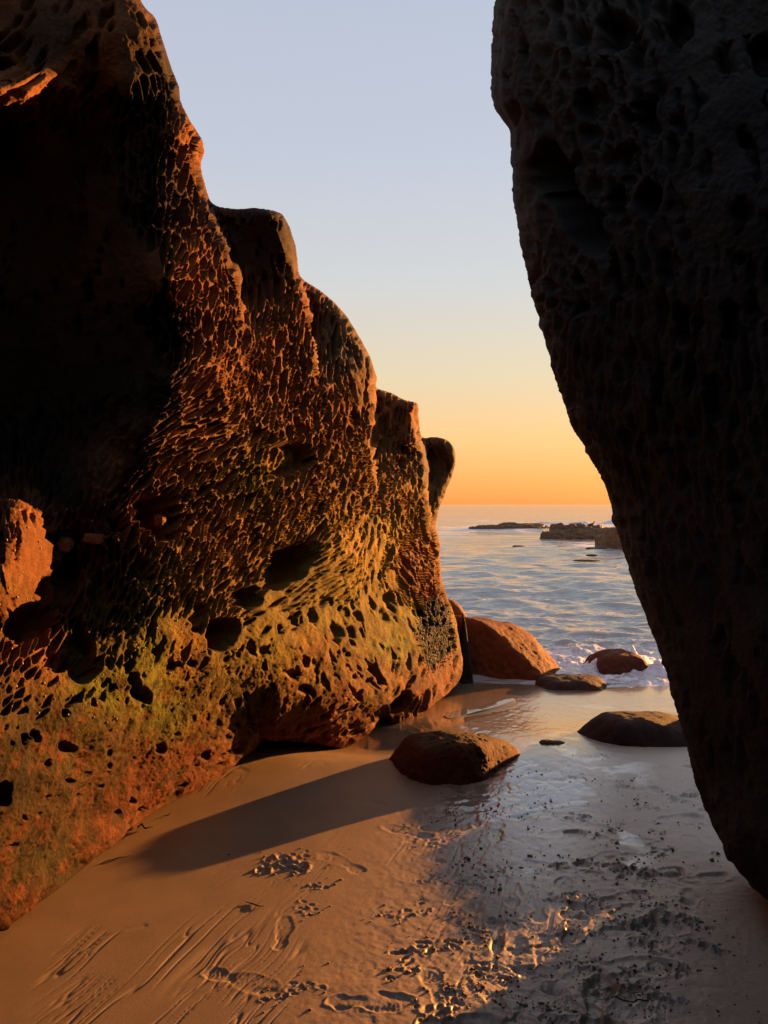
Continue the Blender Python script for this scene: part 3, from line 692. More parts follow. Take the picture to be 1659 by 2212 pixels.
for (u, v, a, size, n, dep) in [(605,1862,2.9,.13,7,.030),(655,1840,2.7,.10,3,.018),(680,1905,.2,.07,6,.018),(660,1955,.1,.07,6,.016),(890,1770,.2,.07,6,.014),(920,1800,.1,.10,9,.018),(1060,1865,.1,.09,8,.018),
    (1250,1760,.0,.09,8,.016),(1340,1700,.1,.08,7,.014),(1475,1720,.1,.10,9,.016),(1400,1740,.2,.07,6,.014),(1365,1872,.3,.10,10,.020),(1320,1860,.2,.08,8,.018),(1225,1860,.1,.08,7,.016),
    (1250,1920,.2,.06,6,.016),(1435,1975,.2,.10,10,.022),(1370,1985,.2,.08,9,.020),(1500,1990,.0,.06,6,.016),(1525,2040,2.7,.09,7,.022),(1440,2045,2.5,.07,6,.016),(1435,2150,2.8,.07,7,.024),
    (1330,2120,.1,.11,10,.020),(1470,2095,.8,.06,6,.018),(1380,2015,.2,.06,6,.014),(890,2030,.4,.09,9,.022),(870,2080,.6,.08,8,.020),(1030,1990,.2,.07,7,.018),(990,2010,.6,.07,7,.018),(1050,2075,.3,.08,8,.020),
    (1130,2085,.2,.08,7,.018),(660,2120,.1,.07,7,.014),(600,2140,.4,.06,5,.014),(960,2150,.9,.10,8,.020),(930,1880,.1,.07,6,.015),(1010,1880,.3,.07,7,.016),(900,1950,.4,.07,7,.018),(1270,2200,.2,.09,8,.018),
    (1500,1660,.1,.07,6,.012),(1250,1680,.1,.07,7,.012),(1300,1640,.1,.06,5,.010),(1060,1735,.0,.05,5,.010),(1200,1730,.1,.06,6,.012),(1560,1840,.2,.05,5,.010),(850,1960,.4,.06,6,.014),(1310,1790,.1,.07,7,.014),(1430,1830,.2,.07,6,.014)]:
    p = ground(u, v); scuff(p[0], p[1], size, a, n, dep*(1.5 if u == 605 else 1), 9)
for k in range(230):
    u = gr.uniform(930, 1560); v = 1650+560*gr.beta(1.1, 1.1)
    if u > 1430+ (2212-v)*.25: continue
    p = ground(u, v)
    if gr.uniform() < .5: shoe(p[0], p[1], gr.uniform(-.6, 2.2), gr.uniform(.003, .007), gr.uniform(.0008, .0022), gr.uniform(.55, .95), part=int(gr.integers(0, 3)))
    else: scuff(p[0], p[1], gr.uniform(.02, .045), gr.uniform(-.3, .5), int(gr.integers(3, 6)), gr.uniform(.007, .013), int(gr.integers(3, 9)))
for k in range(260):
    p = ground(gr.uniform(1000, 1650), 1680+530*gr.beta(1.2, 1.0)); crumbs.append((p[0], p[1], abs(gr.normal(0, .0014))+.0010))

# wetness of the sand
w0 = .25+.75*sstep(1640, 1560, VG)                                         # freshly washed sand by the surf
w0 = np.maximum(w0, .85*np.exp(-(np.clip(np.abs(UG-(1150+(VG-1640)*-.25))-60, 0, None)/150)**2)*sstep(2150, 1720, VG))
w0 = np.maximum(w0, .55*rz*np.clip(rill, 0, 1))
w0 = w0-.25*sstep(1400, 1600, UG)*sstep(1750, 1950, VG)
film = sstep(.05, .3, fbm2(XG*3.1+7, YG*4.0, 4, 81)+.5*np.exp(-((UG-1130)/150)**2-((VG-1680)/90)**2)-.15)*sstep(900, 1000, UG)*sstep(2100, 1900, VG)*sstep(1480, 1300, UG)
WET = np.clip(np.maximum(np.maximum(WET, w0*.8), film), 0, 1)*(1-(.36*sstep(1640, 1760, VG)+.25*sstep(1800, 1950, VG))*(1-.75*sstep(1010, 1130, UG)))
# thin pool of standing water along the foot of the cliff
pa, pb = ground(900, 1553), ground(1110, 1508)
pd, pt = seg_dist(XG, YG, pa[:2], pb[:2])
pool = sstep(.15, .10, pd/(1.15-1.0*pt)*1.0)*(YG > 5)
WET = np.maximum(WET, pool*1.2)
sd_mask = ys_
me = mesh_np('sand', np.stack([XG, YG, ZG], -1).reshape(-1, 3), grid_faces(len(ys_), len(su)))
me.flip_normals()
set_attr(me, 'wet', WET.ravel())
# drier sand away from the cliff, also lightened in colour to lift its shaded part
DRY_LIFT = sstep(.15, .95, XG+.25*fbm2(XG*2.5, YG*2.5, 4, 83)-.12*(YG-3.2))*sstep(5.6, 4.6, YG)*(1-.5*film)
set_attr(me, 'dry_lift', DRY_LIFT.ravel())
m, nt, b = nodes('beach_sand')
g = nt.nodes.new('ShaderNodeNewGeometry'); at = nt.nodes.new('ShaderNodeAttribute'); at.attribute_name = 'wet'
n1 = tex_noise(nt, 5, 6, .6, g.outputs['Position']); n2 = tex_noise(nt, 260, 4, .75, g.outputs['Position'])
r1 = ramp(nt, n1.outputs['Fac'], [(.3, (.185,.124,.070)), (.7, (.235,.158,.090))])
r2 = ramp(nt, n2.outputs['Fac'], [(.28, (.62,.62,.62)), (.68, (1.22,1.22,1.22))])
ad = nt.nodes.new('ShaderNodeAttribute'); ad.attribute_name = 'dry_lift'
c = mixc(nt, 'MIX', ad.outputs['Fac'], r1.outputs['Color'], (.46,.375,.285))
c = mixc(nt, 'MULTIPLY', 1.0, c, r2.outputs['Color'])
c = mixc(nt, 'MULTIPLY', at.outputs['Fac'], c, (.92,.91,.90))
nt.links.new(c, b.inputs['Base Color'])
rr = nt.nodes.new('ShaderNodeMapRange'); rr.inputs['To Min'].default_value = .62; rr.inputs['To Max'].default_value = .16
nt.links.new(at.outputs['Fac'], rr.inputs['Value']); nt.links.new(rr.outputs[0], b.inputs['Roughness'])
b.inputs['IOR'].default_value = 1.45
cw = nt.nodes.new('ShaderNodeMapRange'); cw.inputs['To Min'].default_value = .10; cw.inputs['To Max'].default_value = 1.0
nt.links.new(at.outputs['Fac'], cw.inputs['Value']); nt.links.new(cw.outputs[0], b.inputs['Coat Weight'])
cr_ = nt.nodes.new('ShaderNodeMapRange'); cr_.inputs['To Min'].default_value = .42; cr_.inputs['To Max'].default_value = .05
nt.links.new(at.outputs['Fac'], cr_.inputs['Value']); nt.links.new(cr_.outputs[0], b.inputs['Coat Roughness'])
b.inputs['Coat IOR'].default_value = 2.8; b.inputs['Specular IOR Level'].default_value = .25
bp = nt.nodes.new('ShaderNodeBump'); bp.inputs['Distance'].default_value = .002
mr = nt.nodes.new('ShaderNodeMapRange'); mr.inputs['To Min'].default_value = .7; mr.inputs['To Max'].default_value = .03
nt.links.new(at.outputs['Fac'], mr.inputs['Value']); nt.links.new(mr.outputs[0], bp.inputs['Strength'])
nt.links.new(n2.outputs['Fac'], bp.inputs['Height']); nt.links.new(bp.outputs[0], b.inputs['Normal'])
M_SAND = m
tag(link('sand', me, M_SAND), 'smooth damp beach sand with footprints and rills between the rocks', 'sand', kind='structure')
def sand_z(x, y):
    i = int(np.clip(np.searchsorted(ys_, y), 0, len(ys_)-1)); j = int(np.clip(np.searchsorted(dxs, x/max(y, 1.95)), 0, len(dxs)-1)); return float(ZG[i, j])

# ------------------------------------------------------------------ boulders and reef rocks
_sph = {}
def sphere(n):
    """cube sphere with n x n quads per side"""
    if n in _sph: return _sph[n]
    t = np.tan(np.linspace(-1, 1, n+1)*math.pi/4); V = []; F = []; off = 0
    A, B = np.meshgrid(t, t)
    for k in range(6):
        o = np.ones_like(A)
        q = [np.stack(s, -1) for s in ((o, A, B), (-o, -A, B), (-A, o, B), (A, -o, B), (-B, A, o), (B, A, -o))][k]
        V.append((q/np.linalg.norm(q, axis=-1, keepdims=True)).reshape(-1, 3)); F.append(grid_faces(n+1, n+1)[:, ::-1]+off); off += (n+1)**2
    V = np.vstack(V); F = np.vstack(F)
    key = np.round(V, 5); _, first, inv = np.unique(key, axis=0, return_index=True, return_inverse=True)
    inv = inv.reshape(-1); V = V[first]; F = inv[F]
    _sph[n] = (V, F); return V, F

def stone_shape(planes, p=9.0, n=40, seed=0, amp=.05, freq=3.0, fine=.012, pits=0.0):
    V, F = sphere(n); s = 0
    for (nx, ny, nz, c) in planes:
        nn = np.array([nx, ny, nz], float); nn /= np.linalg.norm(nn)
        s = s+np.clip(V@nn/c, 0, None)**p
    r = s**(-1/p); q = V*r[:, None]; size = np.median(r)
    d = fbm3(q*freq/size+seed*7.7, 4, 100+seed)*amp*size+fbm3(q*freq*6/size, 3, 120+seed)*fine*size
    if pits:
        k = fbm3(q*freq*3.2/size+3, 2, 140+seed); d = d-pits*size*sstep(.25, .5, k)
    return q+V*d[:, None], F

def stone(name, loc, planes, label, cat='boulder', base=(.12,.06,.03), top=(.17,.10,.02), topk=.7, mat=None, parent=None, group=None, rotz=0.0, **kw):
    V, F = stone_shape(planes, **kw)
    c, s = math.cos(rotz), math.sin(rotz)
    V = V@np.array([[c, s, 0], [-s, c, 0], [0, 0, 1]])
    me = mesh_np(name, V, F)
    nz = np.zeros(len(V)*3, np.float32); me.vertices.foreach_get('normal', nz); nz = nz.reshape(-1, 3)[:, 2]
    k = sstep(.45, .95, nz+.35*fbm3(V*8+np.array(loc), 3, 160))*topk
    set_attr(me, 'tint', np.array(base)*(1-k[:, None])+np.array(top)*k[:, None])
    o = link(name, me, mat or M_BOULDER, parent, loc)
    if parent is None: tag(o, label, cat, group)
    return o

def box_planes(x0, x1, y0, y1, z1, z0=.15, extra=()):
    return [(1,0,.25,x1),(-1,0,.3,x0),(0,1,.2,y1),(0,-1,.25,y0),(0,0,1,z1),(0,0,-1,z0)]+list(extra)

# near boulder with long shadow
stone('boulder', (.50,4.80,-.01), [(-1,-.15,.5,.375),(0,-1,.4,.235),(-.12,-.1,1,.200),(.25,.1,1,.198),(1,-.85,.55,.215),(1,.4,.5,.42),(0,1,.5,.22),(0,0,-1,.2),(-.7,-.7,.3,.36)],
    'mossy brown boulder on wet sand casting a long shadow, sunlit on its right side', p=9, n=60, seed=3, amp=.06, freq=2.4, fine=.012, pits=.03,
    base=(.085,.020,.0055), top=(.055,.042,.008), topk=.55)
p = ground(1395, 1612, -.02)
stone('boulder', (p[0]+.06, p[1]+.12, -.05), [(-1,-.1,.75,.36),(1,0,.5,.46),(0,-1,.6,.24),(0,1,.5,.28),(0,0,1,.205),(.4,-.3,1,.225),(0,0,-1,.2),(-.5,-.8,.6,.30)],
    'smooth dark domed boulder in wet sand beside the shaded right-hand rock', p=7, n=48, seed=6, amp=.05, freq=2.0, fine=.006, base=(.03,.014,.009), top=(.06,.022,.010), topk=.5)
p = ground(1190, 1610, -.01)
stone('flat_stone', (p[0], p[1], -.03), [(-1,0,.6,.085),(1,0,.35,.11),(0,-1,.6,.05),(0,1,.6,.06),(.1,0,1,.052),(0,0,-1,.1)],
    'small flat dark stone half sunk in wet sand between two boulders', 'stone', p=6, n=36, seed=8, amp=.08, freq=2.0, base=(.06,.03,.016), top=(.08,.036,.016))
# shore rocks
p = ground(1105, 1455, -.12)
stone('shore_boulder', (.80+.45, 8.05, -.25), [(-1,-.2,.15,.60),(-.42,-1,.30,.29),(.5,-.34,.78,.45),(.12,.1,1,.64),(.85,-.25,.5,.60),(1,.5,.6,.70),(0,1,.3,.7),(0,0,-1,.5)],
    'large red-brown boulder at the surf edge, sunlit on its sloping right flank', p=16, n=64, seed=11, amp=.06, freq=2.6, fine=.014, base=(.135,.030,.007), top=(.115,.036,.008), topk=.6)
stone('rock_slab', (.83, 7.72, -.1), [(-1,-.05,.05,.055),(1,0,.12,.07),(0,-1,.08,.10),(0,1,.1,.2),(.1,.1,1,.66),(0,0,-1,.3)],
    'thin upright dark rock slab between cliff foot and large surf boulder', 'rock', p=10, n=50, seed=13, amp=.10, freq=2.5, base=(.02,.014,.011), top=(.04,.028,.012))
stone('shore_boulder', (.93, 9.1, -.3), [(-1,0,.2,.4),(1,0,.5,.33),(0,-1,.3,.4),(0,1,.3,.4),(.25,0,1,.76),(0,0,-1,.4)],
    'reddish rock behind the upright slab at the cliff foot', p=9, n=50, seed=15, amp=.08, freq=2.5, base=(.15,.05,.018), top=(.15,.06,.018))
stone('shore_stone', (1.17, 10.6, -.25), [(-1,0,.5,.2),(1,0,.5,.2),(0,-1,.4,.2),(0,1,.4,.2),(0,0,1,.22),(0,0,-1,.3)],
    'small grey-brown stone in the water above the large surf boulder', 'stone', p=6, n=30, seed=16, amp=.1, freq=2.0, base=(.05,.035,.026), top=(.05,.04,.03))
stone('surf_rock', (2.60, 8.25, -.22), [(-1,-.2,.55,.30),(1,-.1,.7,.30),(0,-1,.5,.26),(0,1,.5,.32),(-.25,-.1,1,.26),(.25,0,1,.27),(0,0,-1,.3)],
    'red-brown rock washed by foam in the surf near the right-hand rock', 'rock', p=9, n=40, seed=18, amp=.07, freq=2.4, base=(.09,.022,.009), top=(.11,.028,.009))
stone('surf_rock', (1.93, 7.35, -.19), [(-1,-.1,.8,.34),(1,-.1,.8,.24),(0,-1,.7,.17),(0,1,.5,.3),(0,0,1,.14),(.4,-.3,1,.16),(0,0,-1,.3)],
    'low wet rock at the waterline with white wash running over it', 'rock', p=8, n=40, seed=19, amp=.07, freq=2.4, base=(.05,.022,.013), top=(.055,.026,.013))
stone('shore_stone', (1.62, 9.1, -.23), [(-1,0,.5,.07),(1,0,.5,.07),(0,-1,.4,.08),(0,1,.4,.08),(0,0,1,.12),(0,0,-1,.2)],
    'tiny dark stone in the water at the right tip of the large surf boulder', 'stone', p=6, n=16, seed=20, amp=.1, freq=2.0, base=(.04,.03,.025), top=(.05,.035,.025))

# reefs further out
def reef(name, loc, lobes, label, base=(.125,.055,.024), top=(.12,.072,.028), seed=0):
    lobes = [(a, b, c, d, e*1.35, f) for (a, b, c, d, e, f) in lobes]
    V, F = [], []; off = 0
    for i, (dx, dy, rx, ry, rz, zc) in enumerate(lobes):
        v, f = stone_shape([(-1,0,.2,1),(1,0,.2,1),(0,-1,.3,1),(0,1,.3,1),(0,.0,1,.8),(.5,-.5,.6,1.0),(-.5,-.5,.5,1.0),(0,0,-1,1)], p=8, n=34, seed=seed+i, amp=.22, freq=2.6, fine=.06)
        V.append(v*np.array([rx, ry, rz])+np.array([dx, dy, zc])); F.append(f+off); off += len(v)
    V = np.vstack(V); F = np.vstack(F)
    me = mesh_np(name, V, F)
    nz = np.zeros(len(V)*3, np.float32); me.vertices.foreach_get('normal', nz); nz = nz.reshape(-1, 3)[:, 2]
    k = sstep(.5, .9, nz+.4*fbm3(V*1.2, 3, 180))
    set_attr(me, 'tint', np.array(base)*(1-k[:, None])+np.array(top)*k[:, None])
    return tag(link(name, me, M_REEF, None, loc), label, 'rock')
def sea_at(u, v):
    D = (H-Z_SEA)*FP/(v-CV); return ((u-CU)/FP*D, D)
x, y = sea_at(1265, 1166)
reef('reef_rock', (x, y+1.2, Z_SEA), [(.3,0,1.55,1.0,.62,-.12),(-1.1,-.3,.75,.7,.5,-.1),(-1.75,-.5,.42,.5,.42,-.08),(1.3,.2,1.1,.9,.55,-.1),(-.9,.5,.6,.5,.75,-.1),(-.2,.2,.7,.7,.78,-.1),(1.0,.9,.6,.6,.7,-.1)],
    'long brown reef rock in the sea with a gull standing on it', seed=30)
x, y = sea_at(1358, 1188)
reef('reef_rock', (x, y+.8, Z_SEA), [(0,0,.95,.8,.75,-.1),(-.3,-.3,.55,.5,.8,-.1)], 'blocky brown reef rock partly hidden by the dark right-hand rock', seed=40)
x, y = sea_at(1100, 1143)
reef('reef_rock', (x, y+.6, Z_SEA), [(1.2,0,1.7,1.2,.52,-.14),(-1.1,0,1.3,.9,.36,-.12),(-2.1,.2,.8,.6,.22,-.08),(2.2,.1,1.0,.8,.3,-.1),(.2,.4,1.0,.8,.5,-.15)], 'flat low reef rock nearest the breaking wave, left of the gull rock', seed=50)
x, y = sea_at(1290, 1189)
reef('reef_rock', (x, y, Z_SEA), [(0,0,.42,.3,.12,-.02),(.2,.05,.25,.2,.09,-.02)], 'tiny low dark rock awash in front of the gull rock', seed=60, base=(.05,.03,.02), top=(.05,.035,.02))

# ------------------------------------------------------------------ sea
HS = H-Z_SEA
tv = np.concatenate([np.arange(1535, 1300, -1.5), np.arange(1300, 1130, -1.1), np.arange(1130, 1098, -.7), np.arange(1098, 1091, -.5), [1090.7, 1090.5, 1090.35, 1090.25]])
yw = HS*FP/(tv-CV)
tu = axis(-1500, 900, 1480, 3500, 2.3, 160.0)
dw = (tu-CU)/FP
YW = np.repeat(yw[:, None], len(tu), 1); XW = dw[None, :]*YW
sp = np.gradient(yw)[:, None]+0*XW; spx = np.abs(np.gradient(XW, axis=1))
samp = np.maximum(sp, spx)
ZW = np.zeros_like(XW)
gw = np.random.default_rng(5)
for k in range(54):
    lam = .22*1.095**k
    th_ = gw.normal(.25, .55); kx, ky = math.sin(th_), math.cos(th_)
    ph = gw.uniform(0, 6.28); amp = .0082*lam**.38*(1.0 if lam < 2.0 else .65)
    ok = sstep(.42, .2, samp/lam)
    arg = 2*math.pi/lam*(XW*kx+YW*ky)+ph+1.2*vnoise2(XW/lam*.35+k, YW/lam*.35, 200+k)
    s = np.sin(arg)
    ZW += ok*amp*(s+.35*(s*s-.5))*sstep(.5, 2.0, (YW-6.6)/np.maximum(lam, .5)+.3)
shore = sstep(10.5, 7.2, YW)
ZW = ZW*(.55+.45*sstep(7, 14, YW))
# surf: small breaking wave and wash
wl_y = 7.05+.55*sstep(2.2, 1.0, XW)+.10*vnoise2(XW*1.6, XW*0+2, 210)
def bump_at(u, v, su_, sv_, h):
    return h*np.exp(-((CU+FP*XW/YW-u)/su_)**2-((CV+HS*FP/YW-v)/sv_)**2)
PU = CU+FP*XW/YW; PV = CV+HS*FP/YW
turb = fbm2(XW*5, YW*4, 4, 220); turb2 = fbm2(XW*12, YW*9, 3, 221)
surfz = np.exp(-((PV-1425)/45)**2)*sstep(1130, 1200, PU)
ZW += surfz*(.05*turb+.025*turb2)
ZW += bump_at(1370, 1442, 34, 9, .17)*(1+.5*turb2)+bump_at(1420, 1460, 40, 10, .10)*(1+.6*turb2)+bump_at(1300, 1440, 40, 9, .06)*(1+.8*turb2)
ZW += bump_at(1250, 1395, 60, 12, .05)*(1+turb)
ZW += .012*sstep(0, .25, YW-wl_y)*(PV > 1400)
ZW = np.where(YW < wl_y, -.05*(wl_y-YW)*8+ZW*.2, ZW)
# foam
lace = np.abs(fbm2(XW*4.2+.6*turb, YW*3.0, 4, 230)); lace = sstep(.16, .03, lace)
lace2 = sstep(.12, .02, np.abs(fbm2(XW*9, YW*7+turb, 3, 231)))
foam = sstep(1385, 1430, PV)*sstep(1120, 1200, PU)*(.25+.75*np.clip(lace+.7*lace2, 0, 1))
foam = np.maximum(foam, sstep(.3, .8, bump_at(1370, 1444, 38, 11, 1)+bump_at(1420, 1462, 44, 12, .9)+bump_at(1300, 1442, 44, 10, .7)+.35*turb2))
foam = np.maximum(foam, sstep(.10, .04, np.abs(YW-wl_y-.05))*(PU > 1150)*.9)
foam = np.maximum(foam, bump_at(1230, 1450, 45, 14, 1)*(.35+.65*lace2))
far = sstep(.15, .45, fbm2(XW*.10, YW*.07, 4, 232)+.55*np.exp(-((PV-1140)/14)**2)-.25)*np.exp(-((PV-1142)/22)**2)*sstep(1116, 1124, PV)*sstep(900, 1000, PU)
foam = np.maximum(foam, far*(.35+.65*sstep(-.2, .3, fbm2(XW*.8, YW*.3, 3, 233))))
foam = np.maximum(foam, bump_at(1290, 1178, 70, 7, 1.1)*sstep(-.15, .35, fbm2(XW*1.5, YW*1.5, 3, 234)+.15))
foam = np.clip(foam, 0, 1)
ZW += foam*.012*np.abs(turb2)*(PV > 1300)
me = mesh_np('sea', np.stack([XW, YW, ZW+Z_SEA], -1).reshape(-1, 3), grid_faces(len(yw), len(tu)))
me.flip_normals()
set_attr(me, 'foam', foam.ravel())
m, nt, b = nodes('sea_water')
g = nt.nodes.new('ShaderNodeNewGeometry'); at = nt.nodes.new('ShaderNodeAttribute'); at.attribute_name = 'foam'
b.inputs['Base Color'].default_value = (.31,.275,.245,1); b.inputs['Roughness'].default_value = .08; b.inputs['IOR'].default_value = 1.7
mp = nt.nodes.new('ShaderNodeMapping'); mp.inputs['Scale'].default_value = (.7, 1.4, 1); nt.links.new(g.outputs['Position'], mp.inputs['Vector'])
na = tex_noise(nt, 5.0, 5, .55, mp.outputs[0]); nb = tex_noise(nt, .35, 6, .6, mp.outputs[0])
b1 = nt.nodes.new('ShaderNodeBump'); b1.inputs['Distance'].default_value = .02; b1.inputs['Strength'].default_value = .5
b2 = nt.nodes.new('ShaderNodeBump'); b2.inputs['Distance'].default_value = .5; b2.inputs['Strength'].default_value = .8
nt.links.new(nb.outputs['Fac'], b2.inputs['Height']); nt.links.new(na.outputs['Fac'], b1.inputs['Height']); nt.links.new(b2.outputs[0], b1.inputs['Normal'])
nt.links.new(b1.outputs[0], b.inputs['Normal'])
fo = nt.nodes.new('ShaderNodeBsdfPrincipled'); fo.inputs['Base Color'].default_value = (.72,.70,.72,1); fo.inputs['Roughness'].default_value = .7
fn = tex_noise(nt, 28, 4, .7, g.outputs['Position']); fb = nt.nodes.new('ShaderNodeBump'); fb.inputs['Distance'].default_value = .02; fb.inputs['Strength'].default_value = .7
nt.links.new(fn.outputs['Fac'], fb.inputs['Height']); nt.links.new(fb.outputs[0], fo.inputs['Normal'])
mx = nt.nodes.new('ShaderNodeMixShader'); nt.links.new(at.outputs['Fac'], mx.inputs[0]); nt.links.new(b.outputs[0], mx.inputs[1]); nt.links.new(fo.outputs[0], mx.inputs[2])
outn = [n for n in nt.nodes if n.type == 'OUTPUT_MATERIAL'][0]; nt.links.new(mx.outputs[0], outn.inputs['Surface'])
M_SEA = m
tag(link('sea', me, M_SEA), 'rippled evening sea reaching to the horizon with foam at the shore', 'sea', kind='structure')

# breaking wave beyond the reefs
nu_, nv_ = 260, 26
xs0, ys0 = sea_at(1075, 1131); xs1, _ = sea_at(1400, 1131)
A = np.linspace(0, 1, nu_); B = np.linspace(-1, 1, nv_)
AA, BB = np.meshgrid(A, B)
X = xs0+(xs1-xs0)*AA; env = sstep(1, .8, AA)*(sstep(0, .12, AA)*(.55+.45*vnoise2(AA*9, AA*0, 240))*(1-.35*sstep(.35, .5, AA)+.25*sstep(.6, .7, AA)))
prof = np.exp(-(BB/.45)**2)-.1
nz = fbm2(X*1.3, BB*2.5, 4, 241)
P = np.stack([X+.2*nz, ys0+BB*2.2+.5*vnoise2(X*.25, X*0, 242)+.3*nz, Z_SEA-.06+np.clip(.40*env*prof*(1+.6*nz), -.2, 2)], -1)
WV, WF = [P.reshape(-1, 3)], [grid_faces(nv_, nu_)[:, ::-1]]; off = len(WV[0])
V0, F0 = sphere(3); g = np.random.default_rng(17)
for k in range(0):
    a_ = g.choice([g.uniform(.05, .36), g.uniform(.50, .72), g.uniform(.8, 1.0)], p=[.5, .3, .2])
    i_ = int(a_*(nu_-1)); top = P[:, i_, 2].max(); r = g.uniform(.05, .16)
    v_ = V0*r*(1+.4*g.normal(size=(len(V0), 1)))*np.array([1.5, 1, .8])
    WV.append(v_+np.array([P[0, i_, 0]+g.normal(0, .3), ys0+g.normal(0, .4), top+g.uniform(-.1, .16)])); WF.append(F0+off); off += len(V0)
me = mesh_np('breaking_wave', np.vstack(WV), np.vstack(WF))
M_FOAM = plain_material('sea_foam', (.74,.71,.72), .8, .12, 2.0, .2)
nt = M_FOAM.node_tree; tr_ = nt.nodes.new('ShaderNodeBsdfTranslucent'); tr_.inputs['Color'].default_value = (.8,.76,.74,1)
mx = nt.nodes.new('ShaderNodeMixShader'); mx.inputs[0].default_value = .12
pb_ = [n for n in nt.nodes if n.type == 'BSDF_PRINCIPLED'][0]; on_ = [n for n in nt.nodes if n.type == 'OUTPUT_MATERIAL'][0]
nt.links.new(pb_.outputs[0], mx.inputs[1]); nt.links.new(tr_.outputs[0], mx.inputs[2]); nt.links.new(mx.outputs[0], on_.inputs['Surface'])
tag(link('breaking_wave', me, M_FOAM), 'line of white breaking surf behind the reef rocks', 'wave', kind='stuff')

# ------------------------------------------------------------------ smaller parts and things
V, F = stone_shape([(-.656,.755,.1,1.56),(-.912,.41,.05,1.52),(0,-1,.2,.55),(1,0,.1,2.0),(0,0,1,.9),(0,0,-1,.5)], p=18, n=32, seed=70, amp=.06, freq=4.0, fine=.008)  # hidden foot of the overhang, shaped to keep the sand in shade
V = V+(-.25*np.abs(vnoise2(V[:, 2]*5, V[:, 0]*1.5, 71)))[:, None]*np.array([-.656, .755, 0])
me = mesh_np('rock_foot', V+np.array((3.2, 3.0, 0))-loc_r, F); set_attr(me, 'tint', np.tile(np.array([[.035,.024,.017]]), (len(V), 1)))
link('rock_foot', me, M_WALL, overhang)

# low ledge added unseen behind the overhang to shade the sand
V, F = stone_shape([(-.656,.755,.25,.62),(.656,-.755,.2,.75),(-.755,-.656,.3,.42),(.755,.656,.3,.9),(0,0,1,.255),(0,0,-1,.4)], p=10, n=36, seed=73, amp=.11, freq=5.0, fine=.03)
me = mesh_np('shade_ledge', V+np.array((2.85, 5.2, -.03))-loc_r, F); set_attr(me, 'tint', np.tile(np.array([[.03,.022,.016]]), (len(V), 1)))
link('shade_ledge', me, M_WALL, overhang)

# mussels crowded on the seaward corner of the cliff
g = np.random.default_rng(12); V0, F0 = sphere(2); MV, MF = [], []; off = 0
mu = []
while len(mu) < 1900:
    u, v = g.uniform(895, 985), g.uniform(1285, 1450)
    if inside_poly(np.array([u]), np.array([v]), MUSSEL_POLY)[0, 0]: mu.append((min(u+g.normal(0, 5), 985), v+g.normal(0, 12)))
for (u, v) in mu:
    p_, n_ = left_at(u, v)
    r = g.uniform(.004, .008)*math.exp(g.normal(0, .3)); d = V0*np.array([r*.45, r*.6, r*1.2])
    a = g.uniform(-.9, .9); c, s_ = math.cos(a), math.sin(a); t = g.uniform(-.6, .6); ct, st_ = math.cos(t), math.sin(t)
    d = d@np.array([[c, s_, 0], [-s_, c, 0], [0, 0, 1]])@np.array([[ct, 0, st_], [0, 1, 0], [-st_, 0, ct]])
    MV.append(d+p_+n_*r*.4-CL); MF.append(F0+off); off += len(V0)
tag(link('mussel_cluster', mesh_np('mussel_cluster', np.vstack(MV), np.vstack(MF)), M_MUSSEL, cliff), kind='stuff')

# tiny pale shells sitting in the pits
V0, F0 = sphere(2); SV, SF = [], []; off = 0
for k in range(150):
    u, v = g.uniform(0, 520), g.uniform(1080, 1560)
    p_, n_ = left_at(u, v); r = g.uniform(.0025, .0055)
    SV.append(V0*r*np.array([1, .8, 1.1])+p_+n_*r*.5-CL); SF.append(F0+off); off += len(V0)
M_SHELL = plain_material('pale_shell', (.30,.24,.19), .5, .3, 80.0)
tag(link('small_shells', mesh_np('small_shells', np.vstack(SV), np.vstack(SF)), M_SHELL, cliff), kind='stuff')

# stones caught in the hollows of the cliff face
for (u, v, r, sq, sd, back_) in [(346,1127,.036,(.8,.8,1.0),3,.02),(142,1178,.044,(.8,.7,.9),5,.02),(205,1164,.034,(1.6,.7,.8),7,.02)]:
    p_, n_ = left_at(u, v)
    V, F = stone_shape([(-1,-.2,.2,1),(1,-.3,.3,.85),(.1,-1,.2,.8),(0,1,.1,.9),(.2,-.2,1,.9),(-.4,-.2,-1,.9),(.7,.2,-.8,.9)], p=6, n=22, seed=80+sd, amp=.16, freq=2.4, fine=.04)
    V = V*np.array(sq)*r
    me = mesh_np('lodged_stone', V, F); set_attr(me, 'tint', np.tile(np.array([[.20,.095,.04]]), (len(V), 1)))
    base_ = pix(u, v, float(p_[1])-.03)
    link('lodged_stone', me, M_CLIFF, cliff, base_-CL)

# pellets of sand kicked up round the prints
V0, F0 = sphere(2); CVs, CFs = [], []; off = 0
g = np.random.default_rng(13)
for (x, y, r) in crumbs:
    if y < 1.7 or y > 5.6: continue
    z = sand_z(x, y)
    d = V0*r*(1+.35*g.normal(size=(len(V0), 1)))*np.array([1.15, 1.0, .75])
    CVs.append(d+np.array([x, y, z+r*.3])); CFs.append(F0+off); off += len(V0)
tag(link('sand_pellets', mesh_np('sand_pellets', np.vstack(CVs), np.vstack(CFs)), M_CRUMB), 'scattered dark pellets of damp sand around the footprints', 'sand', kind='stuff')

